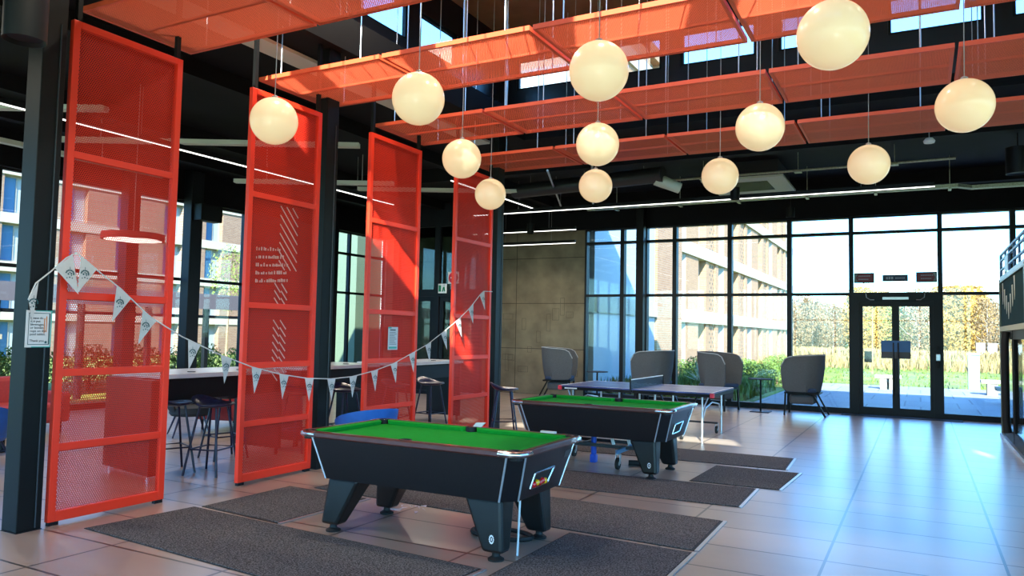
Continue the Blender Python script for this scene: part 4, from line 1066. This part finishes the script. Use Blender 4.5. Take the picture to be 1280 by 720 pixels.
# ------------------------------------------------------------------ partition with door at far left corner
p_ = thing('door_2', None, None, (-11.2,16,0)); p_['kind'] = 'structure'
yp = 16.3
f = MB()
xs = [-12.2,-10.95,-10.75,-9.75,-9.5]
for x in (-12.3,-11.0,-9.75): f.box(x,x+.16,yp,yp+.12,0,4.9)
f.box(-12.14,-11.0,yp,yp+.12,2.5,2.68).box(-10.84,-9.75,yp,yp+.12,2.5,2.68).box(-12.14,-11.0,yp,yp+.12,0,.1).box(-10.84,-9.75,yp,yp+.12,4.3,4.9).box(-12.14,-11.0,yp,yp+.12,4.3,4.9)
f.build('door_frame', M['frame_dark'], p_, world=True)
for a, b_ in ((-12.14,-11.0),(-10.84,-9.75)):
    B(a,b_,yp+.055,yp+.062,2.68,4.3).build('pane', M['glass_teal'], p_, world=True)
    lf = MB().box(a+.02,a+.12,yp+.03,yp+.09,.1,2.5).box(b_-.12,b_-.02,yp+.03,yp+.09,.1,2.5).box(a+.12,b_-.12,yp+.03,yp+.09,.1,.3).box(a+.12,b_-.12,yp+.03,yp+.09,2.38,2.5).build('door_leaf', M['frame_dark'], p_, world=True)
    B(a+.12,b_-.12,yp+.055,yp+.062,.3,2.38).build('pane', M['glass_teal'], lf, world=True)
o = thing('exit_sign', 'small white and green exit sign with running man above the far-left door', 'sign', (-10.75,16.2,2.66))
B(-10.84,-10.6,yp-.04,yp-.01,2.58,2.82).build('board', M['white'], o, world=True)
MB().box(-10.82,-10.75,yp-.045,yp-.04,2.62,2.78).prism([(-10.72,2.62),(-10.69,2.62),(-10.67,2.68),(-10.65,2.62),(-10.62,2.63),(-10.65,2.74),(-10.69,2.74)],'y',yp-.045,yp-.04).build('pictogram', M['sign_green'], o, world=True)
MB().lathe([(.01,0),(.018,0),(.018,.004),(.01,.004)],(0,0,0),12).build('pictogram', M['sign_green'], o).location = (.09,.05,.12)
o = thing('round_sign', 'crimson round notice sign above and right of the exit sign', 'sign', (-10.45,16.25,2.8))
B(-10.56,-10.24,yp-.022,yp-.012,2.82,3.12).build('board', M['paper'], o, world=True)
MB().prism([(-10.4+.14*math.cos(2*PI*i/28),2.97+.14*math.sin(2*PI*i/28)) for i in range(28)],'y',yp-.027,yp-.022).build('disc', M['sign_red2'], o, world=True)
B(-10.48,-10.32,yp-.031,yp-.027,2.955,2.985).build('lettering', M['paper'], o, world=True)

# ------------------------------------------------------------------ kiosk at right
k_ = thing('servery_kiosk', 'tall steel-framed servery kiosk at the right edge with green fascia and roof railing', 'kiosk', (2.0,14,0))
KX, KY0, KY1 = 1.23, 12.15, 15.8
f = MB()
for y in (KY0, KY1-.06): f.box(KX,KX+.07,y,y+.06,0,2.7)
for y in (KY0, KY1-.06): f.box(3.4,3.47,y,y+.06,0,2.7)
f.box(KX,KX+.07,KY0+.06,KY1-.06,2.64,2.66).box(3.4,3.47,KY0+.06,KY1-.06,2.64,2.66).box(KX+.07,3.4,KY0,KY0+.06,2.6,2.66).box(KX+.07,3.4,KY1-.06,KY1,2.6,2.66)
f.build('frame', mat('dull_steel_frame',(120,118,104),.4,.6), k_, world=True)
B(KX+.01,3.46,KY0+.06,KY1-.06,2.66,2.74).build('roof_slab', mat('pale_blue_edge',(150,176,196),.4), k_, world=True)
B(KX+.02,KX+.06,KY0+.06,KY1-.06,1.88,2.66).build('fascia', M['green_door'], k_, world=True)
st_ = MB()
for i in range(7):
    y = KY1-.5-i*.3; z0 = 1.98+.09*abs(i-3); z1_ = 2.25+.12*abs(i-3)
    st_.add([(KX+.014,y,z0),(KX+.014,y-.06,z0+.06),(KX+.014,y-.06,z1_),(KX+.014,y+.06,z1_),(KX+.019,y,z0),(KX+.019,y-.06,z0+.06),(KX+.019,y-.06,z1_),(KX+.019,y+.06,z1_)],[(0,1,2,3),(7,6,5,4),(0,4,5,1),(1,5,6,2),(2,6,7,3),(3,7,4,0)])
st_.build('stripe_graphic', mat('cream_stripe',(210,206,190),.6), k_, world=True)
B(KX+.0,KX+.08,KY0+.06,KY1-.06,1.80,1.88).build('lintel', mat('cream_lintel',(176,170,140),.5), k_, world=True)
B(KX+.08,3.4,KY0+.01,KY0+.05,.05,2.6).build('end_panel', M['green_door'], k_, world=True)
B(3.4,3.44,KY0+.06,KY1-.06,0,2.66).build('back_panel', M['green_door'], k_, world=True)
for y0, y1_ in ((KY0+.08,13.9),(13.98,KY1-.08)):
    lf = MB().box(KX+.02,KX+.06,y0,y0+.07,.06,1.8).box(KX+.02,KX+.06,y1_-.07,y1_,.06,1.8).box(KX+.02,KX+.06,y0+.07,y1_-.07,.06,.24).box(KX+.02,KX+.06,y0+.07,y1_-.07,1.66,1.8).build('door', M['black'], k_, world=True)
    B(KX+.035,KX+.042,y0+.07,y1_-.07,.24,1.66).build('pane', M['glass'], lf, world=True)
MB().tube([(KX-.03,14.3,.2),(KX-.05,14.3,.4),(KX-.05,14.3,1.6),(KX-.03,14.3,1.78)],.055,12).build('door_handle', M['rubber'], k_, world=True, smooth=True)
B(KX-.02,KX+.1,KY0+.0,KY1,0,.05).build('threshold', M['alu'], k_, world=True)
rl = MB()
ry = [KY1-.02,KY1-.18,KY1-.9,KY1-1.5,13.6,12.9,KY0+.1]
for y in ry: rl.bar((KX+.03,y,2.74),(KX+.03,y,3.12),.03)
for z in (3.12,3.02,2.86): rl.bar((KX+.03,KY0+.1,z),(KX+.03,KY1-.02,z),.03,.03)
rl.build('railing', mat('blue_grey_railing',(44,66,104),.4,.3), k_, world=True)
B(KX+.01,KX+.02,KY1-1.45,KY1-.95,2.76,3.0).build('railing_panel', mat('pale_railing_panel',(176,200,214),.4), k_, world=True)

# ------------------------------------------------------------------ outside: ground
struct('ground_terrace', B(-11,30,YB+.26,30.5,-.14,-.03), M['paving'])
struct('ground_grass', B(-160,160,-40,220,-.5,-.16), M['grass'])

# grass tufts & reeds
def tufts(name, m_, n_, region, h, w_, label, cat, seed=1, lean=.3, base=-.16):
    random.seed(seed); mb = MB()
    for i in range(n_):
        x, y = random.uniform(*region[:2]), random.uniform(*region[2:])
        hh = h*random.uniform(.5,1.2); a = random.uniform(0,PI); dx, dy = math.cos(a)*w_, math.sin(a)*w_
        lx, ly = random.uniform(-lean,lean)*hh, random.uniform(-lean,lean)*hh
        mb.add([(x-dx,y-dy,base),(x+dx,y+dy,base),(x+lx,y+ly,base+hh)],[(0,1,2)])
    o = mb.build(name, m_); return tag(o, label, cat, kind='stuff')
tufts('dry_reeds', M['reed'], 3500, (-9.5,22,50,66), .7, .07, 'straw-coloured dry reeds across the meadow beyond the door', 'reeds', 2)
tufts('rough_grass', M['hedge'], 2500, (-9.6,16,32,60), .16, .06, 'short rough green grass growing beyond the terrace', 'grass', 3)
tufts('far_scrub', M['reed'], 9000, (-26,30,84,98), .8, .16, 'pale scrub at the foot of the far trees', 'scrub', 5)

# shrubs: a cloud of leaf triangles
def leaf_cloud(mb, c, r, n_, s_, seed):
    rnd = random.Random(seed)
    for i in range(n_):
        while True:
            p_ = Vector((rnd.uniform(-1,1),rnd.uniform(-1,1),rnd.uniform(-1,1)))
            if .25 < p_.length < 1: break
        p_ = Vector((c[0]+p_.x*r[0], c[1]+p_.y*r[1], c[2]+p_.z*r[2]))
        a = Vector((rnd.uniform(-1,1),rnd.uniform(-1,1),rnd.uniform(-1,1))).normalized()*s_; b_ = a.cross(Vector((rnd.uniform(-1,1),rnd.uniform(-1,1),rnd.uniform(-1,1)))).normalized()*s_*.6
        mb.add([p_-a, p_+b_, p_+a],[(0,1,2)])
shp = []
for v_ in range(2):
    o = thing('shrub', 'x', 'shrub', (0,0,-.16), group='shrubs outside the glazing')
    mb = MB(); leaf_cloud(mb,(0,0,.5),(.75,.7,.55),1500,.055,20+v_); mb.build('foliage', M['hedge'], o)
    MB().tube([(0,0,-.02),(0,0,.4)],.03,6).tube([(.05,0,.1),(.3,.2,.5)],.015,5).tube([(-.05,0,.1),(-.3,-.1,.5)],.015,5).build('stem', M['bark_brown'], o)
    shp.append(o)
spots = [(-8.2,24.8),(-7.1,25.6),(-6.2,24.6),(-5.3,25.8),(-4.6,24.9),(-8.8,27),(-6.8,27.4),(-5.4,27.8),(-4.2,26.6),(-7.8,29),(-5.8,29.6),(-4.4,28.8)]
SL = ['front left','front, second','front middle','front, fourth','front right','middle left','middle','middle right','right end','back left','back middle','back right']
for i, (x, y) in enumerate(spots):
    lab = 'leafy green shrub in the bed behind the chairs and glazing, %s of the bed' % SL[i]
    o = shp[i] if i < 2 else dup(shp[i%2],(x,y,-.16),i*1.1,lab)
    o.location = (x,y,-.16); o['label'] = lab; o.scale = (1,1,.75+.2*(i%3))
struct('ground_bed', B(-10,-3.75,YB+.3,30.2,-.03,.02), M['grass'])
tufts('bed_plants', M['hedge'], 5000, (-9.6,-3.9,19.2,24.3), .42, .05, 'low dark green ground cover in the bed against the back glazing', 'plants', 9, base=.02)
# a spiky pale plant seen between chairs
o = thing('spiky_plant', 'spiky pale plant outside the back glazing left of the third high-back chair', 'plant', (-5.4,21.5,.02))
mb = MB(); random.seed(5)
for i in range(60):
    a = random.uniform(0,2*PI); e = random.uniform(.3,1.2); L_ = random.uniform(.35,.7)
    tip = (-5.4+L_*math.cos(a)*math.cos(e), 21.5+L_*math.sin(a)*math.cos(e), .35+L_*math.sin(e)); mb.tube([(-5.4,21.5,.3),tip],.014,4,.003)
mb.build('leaves', mat('pale_spiky_leaf',(190,190,160),.7), o, world=True); MB().tube([(-5.4,21.5,.02),(-5.4,21.5,.35)],.03,6).build('stem', M['bark_brown'], o, world=True)

# trees: trunk + branches + twig cloud
def tree(kind, seed, h=9):
    rnd = random.Random(seed)
    o = thing('birch_tree' if kind == 'birch' else 'broadleaf_tree', 'x', 'tree', (0,0,-.16), group='trees beyond the meadow')
    tm = MB(); tm.tube([(0,0,-.1),(rnd.uniform(-.1,.1),0,h*.5),(rnd.uniform(-.3,.3),rnd.uniform(-.2,.2),h*.95)],.11,6,.02)
    for i in range(26):
        z = h*rnd.uniform(.22,.9); a = rnd.uniform(0,2*PI); L_ = (h*.24)*(1.15-z/h)
        tm.tube([(0,0,z),(L_*math.cos(a)*.6,L_*math.sin(a)*.6,z+L_*.5),(L_*math.cos(a),L_*math.sin(a),z+L_*1.1)],.03,4,.008)
    tm.build('trunk', M['bark_white'] if kind == 'birch' else M['bark_brown'], o)
    mb = MB(); n_ = 3000
    for i in range(n_):
        z = h*(.03+.97*rnd.random()**.9); rr_ = (.17+.2*math.sin(PI*min(1,max(0,(z/h-.02)))))*h*.62*math.sqrt(rnd.random()); a = rnd.uniform(0,2*PI)
        p_ = Vector((rr_*math.cos(a), rr_*math.sin(a), z)); d_ = Vector((rnd.uniform(-.5,.5),rnd.uniform(-.5,.5),rnd.uniform(.2,1))).normalized()*rnd.uniform(.18,.42)
        s_ = Vector((rnd.uniform(-1,1),rnd.uniform(-1,1),0)).normalized()*(.07 if kind != 'gold' else .10)
        mb.add([p_-s_, p_+s_, p_+d_],[(0,1,2)])
    mb.build('crown', {'birch':M['twig_pale'],'gold':M['twig_gold'],'green':M['twig_green'],'pale':M['twig_pale']}[kind], o)
    return o
protos = [('birch',tree('birch',1)),('gold',tree('gold',2,8.5)),('green',tree('green',3,7.5)),('pale',tree('pale',4,8)),('birch',tree('birch',6,8.6))]
TL = {'birch':'white-trunked bare birch tree beyond the meadow','gold':'golden-yellow tree beyond the meadow','green':'fresh green spring tree beyond the meadow','pale':'pale brown bare tree beyond the meadow'}
random.seed(21)
used = set(); cnt = 0
for row, (yy, n_) in enumerate(((98,22),(106,22),(115,22))):
    for i in range(n_):
        x = -24+46*i/(n_-1)+random.uniform(-.9,.9); y = yy+random.uniform(-3,3)
        bx_ = x/y
        if -.075 < bx_ < -.035 or .015 < bx_ < .062: kind = random.choice(('gold','gold','gold','green'))
        else: kind = random.choice(('birch','pale','birch','green','pale'))
        idx = random.choice([q for q,(k2,_) in enumerate(protos) if k2 == kind])
        src = protos[idx][1]
        if idx not in used: used.add(idx); o = src; o.location = (x,y,-.16); o['label'] = TL[kind]
        else: o = dup(src,(x,y,-.16),random.uniform(0,6),TL[kind])
        s_ = random.uniform(.75,.98)*(1.02 if kind == 'gold' else .84); o.scale = (1.25*s_,1.25*s_,s_)
for q,(k2,o) in enumerate(protos):
    if q not in used: o.location = (14+q,125,-.16); o['label'] = TL[k2]

# outdoor furniture beyond the door
o = thing('utility_pillar', 'grey-blue utility pillar standing on the grass right of the door', 'pillar', (1.62,30.9,-.16))
MB().box(1.45,1.8,30.7,31.0,-.16,1.15).build('body', M['skin_grey'], o, world=True, bevel=.02); B(1.42,1.83,30.67,31.03,1.15,1.2).build('cap', M['skin_grey'], o, world=True)
def bench(label, x, y, L=1.6):
    o = thing('stone_bench', label, 'bench', (x,y,-.03))
    B(-L/2,L/2,-.28,.28,.36,.46).build('seat', M['concrete_band'], o, bevel=.01)
    for s_ in (-1,1): B(s_*(L/2-.3)-.14,s_*(L/2-.3)+.14,-.24,.24,0,.36).build('leg', M['concrete_band'], o)
bench('pale stone bench on the terrace at right, beside the utility pillar', 2.55,27.9,1.8)
bench('pale stone bench seen through the left door leaf', -.95,28.6,.8)
bench('pale stone bench far right of the terrace near the kiosk', 2.2,24.0,.9)
for i in range(5):
    o = thing('white_bin', 'white recycling bin by the far trees, %s of five' % ['leftmost','second','third','fourth','rightmost'][i], 'bin', (5.6+i*1.05,94-.2*i,-.16), group='white bins by the trees')
    B(-.4,.4,-.4,.4,0,1.5).build('body', M['white'], o, bevel=.05); B(-.43,.43,-.43,.43,1.5,1.62).build('lid', M['concrete_band'], o)
o = thing('young_tree', 'young staked sapling on the grass behind the left door leaf', 'tree', (-2.2,44,-.16))
MB().tube([(0,0,-.05),(.03,0,3.9)],.05,6,.02).build('trunk', M['reed'], o)
mb = MB(); leaf_cloud(mb,(0,0,3.6),(1.1,1.1,1.7),500,.07,44); mb.build('crown', M['twig_green'], o)

# ------------------------------------------------------------------ brick building along the right of the courtyard (seen through back glazing)
def main_building():
    X = -10.0; o = thing('brick_apartment_building', 'sunlit pale brick residential block with concrete bands outside the back glazing', 'building', (X,50,-.16))
    Y0, Y1 = 27.2, 71.5; floors = 4; FH = 3.34; z0 = -.16
    bands = [2.27+FH*i for i in range(floors)]
    # solid core set back behind the recesses; brick piers are the outer layer
    B(X-12,X-.45,Y0+.3,Y1-.3,z0,14.2).build('core', M['brick_x'], o, world=True)
    bay = 8.2; starts = [30.75+bay*i for i in range(5)]
    piers_ = [(Y0,starts[0])]
    for s_ in starts:
        piers_ += [(s_+3.7,s_+4.45-.1),(s_+6.1,s_+bay-.12+.12)]
    wl = MB()
    # layout per bay: window s..s+1.5 | honeycomb 2.2..3.6 | reveal 4.4..5.8 | brick 5.9..8.0
    for s_ in starts:
        wl.box(X-.45,X,s_+1.55,s_+2.2,z0,14.2)
        wl.box(X-.45,X,s_+3.7,s_+4.4,z0,14.2)
        wl.box(X-.45,X,s_+5.85,min(s_+bay,Y1),z0,14.2)
    wl.box(X-.45,X,Y0,starts[0],z0,14.2).box(X-.45,X,Y0+.0,Y1,13.6,14.2)
    wl.build('wall', M['brick_pale'], o, world=True)
    for i, zb_ in enumerate(bands): B(X-.45,X+.09,Y0-.05,Y1+.05,zb_,zb_+.64).build('concrete_band', M['concrete_band'], o, world=True)
    zz = [z0]+[b_+.64 for b_ in bands]; zt_ = bands+[13.6]
    for fl_ in range(floors+1):
        a, b_ = zz[fl_], zt_[fl_]
        if b_-a < .5: continue
        for s_ in starts:
            # window
            if s_+1.55 < Y1:
                fr_ = MB().box(X-.42,X-.36,s_,s_+.07,a,b_).box(X-.42,X-.36,s_+1.48,s_+1.55,a,b_).box(X-.42,X-.36,s_+.07,s_+1.48,b_-.08,b_).box(X-.42,X-.36,s_+.07,s_+1.48,a,a+.08).box(X-.42,X-.36,s_+.9,s_+.96,a+.08,b_-.08).box(X-.42,X-.36,s_+.07,s_+.9,(a+b_)/2,(a+b_)/2+.05)
                w_ = fr_.build('window', M['window_cream'], o, world=True)
                B(X-.40,X-.385,s_+.07,s_+1.48,a+.08,b_-.08).build('pane', M['blue_glassy'], w_, world=True)
            # honeycomb brick panel, slightly recessed
            if s_+3.7 < Y1: B(X-.3,X-.08,s_+2.2,s_+3.7,a,b_).build('honeycomb_panel', M['honey'], o, world=True)
            # splayed reveal
            if s_+5.85 < Y1:
                MB().prism([(X-.42,s_+4.4),(X-.42,s_+4.75),(X-.02,s_+5.85),(X-.42,s_+5.85)],'z',a,b_).build('splayed_reveal', M['window_cream'], o, world=True)
    # side wing in shade next to our own building
    return o
main_building()
o = thing('service_wing', 'smooth grey wing wall standing just outside the back glazing at left', 'building', (-9.5,21,-.16))
B(-13,-7.55,YB+.5,23.9,-.16,9.0).build('wall', M['blue_render'], o, world=True)
B(-13.2,-7.5,24.0,26.9,-.16,9.0).build('brick_return', M['brick_pale'], o, world=True)
B(-7.54,-7.46,YB+.5,23.9,2.2,2.65).build('band', M['concrete_band'], o, world=True)

# ------------------------------------------------------------------ courtyard side (through left glazing)
def court_building():
    X = -40.0; o = thing('courtyard_brick_building', 'brick block with pale concrete bands and tall windows across the courtyard at left', 'building', (X,28,-.16))
    Y0, Y1 = 2, 62; FH = 2.42; bands = [1.75+FH*i for i in range(5)]; z0 = -.16; top = bands[-1]+.5
    wpos = []; y = 21.15-3.05*6
    while y < Y1-3: wpos.append(y); y += 3.05
    wl = MB(); prev = Y0
    for y in wpos:
        if y > prev: wl.box(X-.4,X,prev,y,z0,top)
        prev = y+1.3
    wl.box(X-.4,X,prev,Y1,z0,top); wl.build('wall', M['brick_court'], o, world=True)
    B(X-9,X-.4,Y0,Y1,z0,top).build('core', M['window_cream'], o, world=True)
    for b_ in bands: B(X-.4,X+.06,Y0,Y1,b_,b_+.5).build('concrete_band', M['concrete_band'], o, world=True)
    zz = [z0]+[b_+.5 for b_ in bands]
    for a, b_ in zip(zz, bands):
        for y in wpos:
            if y < 13 : continue
            fr_ = MB().box(X-.34,X-.28,y,y+.08,a,b_).box(X-.34,X-.28,y+1.22,y+1.3,a,b_).box(X-.34,X-.28,y+.08,y+1.22,b_-.1,b_).box(X-.34,X-.28,y+.08,y+1.22,a,a+.08).box(X-.34,X-.28,y+.7,y+.76,a+.08,b_-.1)
            w_ = fr_.build('window', M['window_cream'], o, world=True)
            B(X-.33,X-.31,y+.08,y+.7,a+.08,b_-.1).build('pane', mat_bl, w_, world=True)
            B(X-.33,X-.31,y+.76,y+1.22,a+.08,b_-.1).build('curtain', M['curtain'], w_, world=True)
mat_bl = mat('sky_blue_pane', (70,110,140), .2, spec=.6)
court_building()
o = thing('covered_walkway', 'dark grey flat-roofed walkway canopy on slim posts in the courtyard', 'canopy', (-19,12,-.16))
B(-21.5,-17.5,4.5,16.2,2.32,2.52).build('roof', M['awning'], o, world=True)
MB().box(-17.55,-17.45,4.5,16.2,2.1,2.5).build('fascia', M['awning'], o, world=True)
for y in (5.0,7.4,9.2,11.1,12.9,14.7,16.0): MB().box(-17.62,-17.5,y,y+.12,-.16,2.32).build('post', M['frame_dark'], o, world=True)
B(-17.6,-17.52,4.5,16.2,1.85,1.93).build('rail', M['frame_dark'], o, world=True)
o = thing('brick_planter', 'low red brick wall with pale coping in the courtyard at far left', 'garden wall', (-17,7,-.16))
B(-18.6,-16.6,6.0,8.75,-.16,1.28).build('wall', M['brick_red'], o, world=True); B(-18.7,-16.5,5.95,8.85,1.28,1.38).build('coping', M['concrete_band'], o, world=True)
CL = ['by the brick garden wall at far left','left of centre behind the nearest screen','behind the nearest screen, right part','in the gap right of the nearest screen','right of the dark glazing column','close to the second screen','behind the second screen']
for i, (x, y) in enumerate(((-19.5,9.9),(-20.5,11.6),(-19.8,12.9),(-20.2,14.6),(-19.7,15.9),(-20.6,17.2),(-20,18.6))):
    o = dup(shp[i%2],(x,y,-.16),i,'courtyard shrub, leafy green, '+CL[i], 'shrubs in the courtyard'); o.scale = (1.1,1.1,1.2)
o = thing('young_tree', 'small leafy tree in the courtyard seen between the first screens', 'tree', (-30,26.5,-.16))
MB().tube([(0,0,-.05),(.05,0,4)],.08,6,.03).build('trunk', M['bark_brown'], o); mb = MB(); leaf_cloud(mb,(0,0,4.2),(1.0,1.0,1.7),900,.09,77); mb.build('crown', M['twig_green'], o)
# pale wing seen through the far-left corner
o = thing('grey_wing_wall', 'pale grey-green panelled wing outside the far left corner glazing', 'building', (-17.5,21,-.16))
B(-19.5,-16.2,19.5,26,-.16,9).build('wall', mat('grey_green_panel',(84,98,80),.6,var=.05,scale=1), o, world=True)
MB().box(-16.2,-16.14,20.8,20.95,-.16,9).box(-16.2,-16.14,22.4,22.55,-.16,9).build('joint', M['white'], o, world=True)
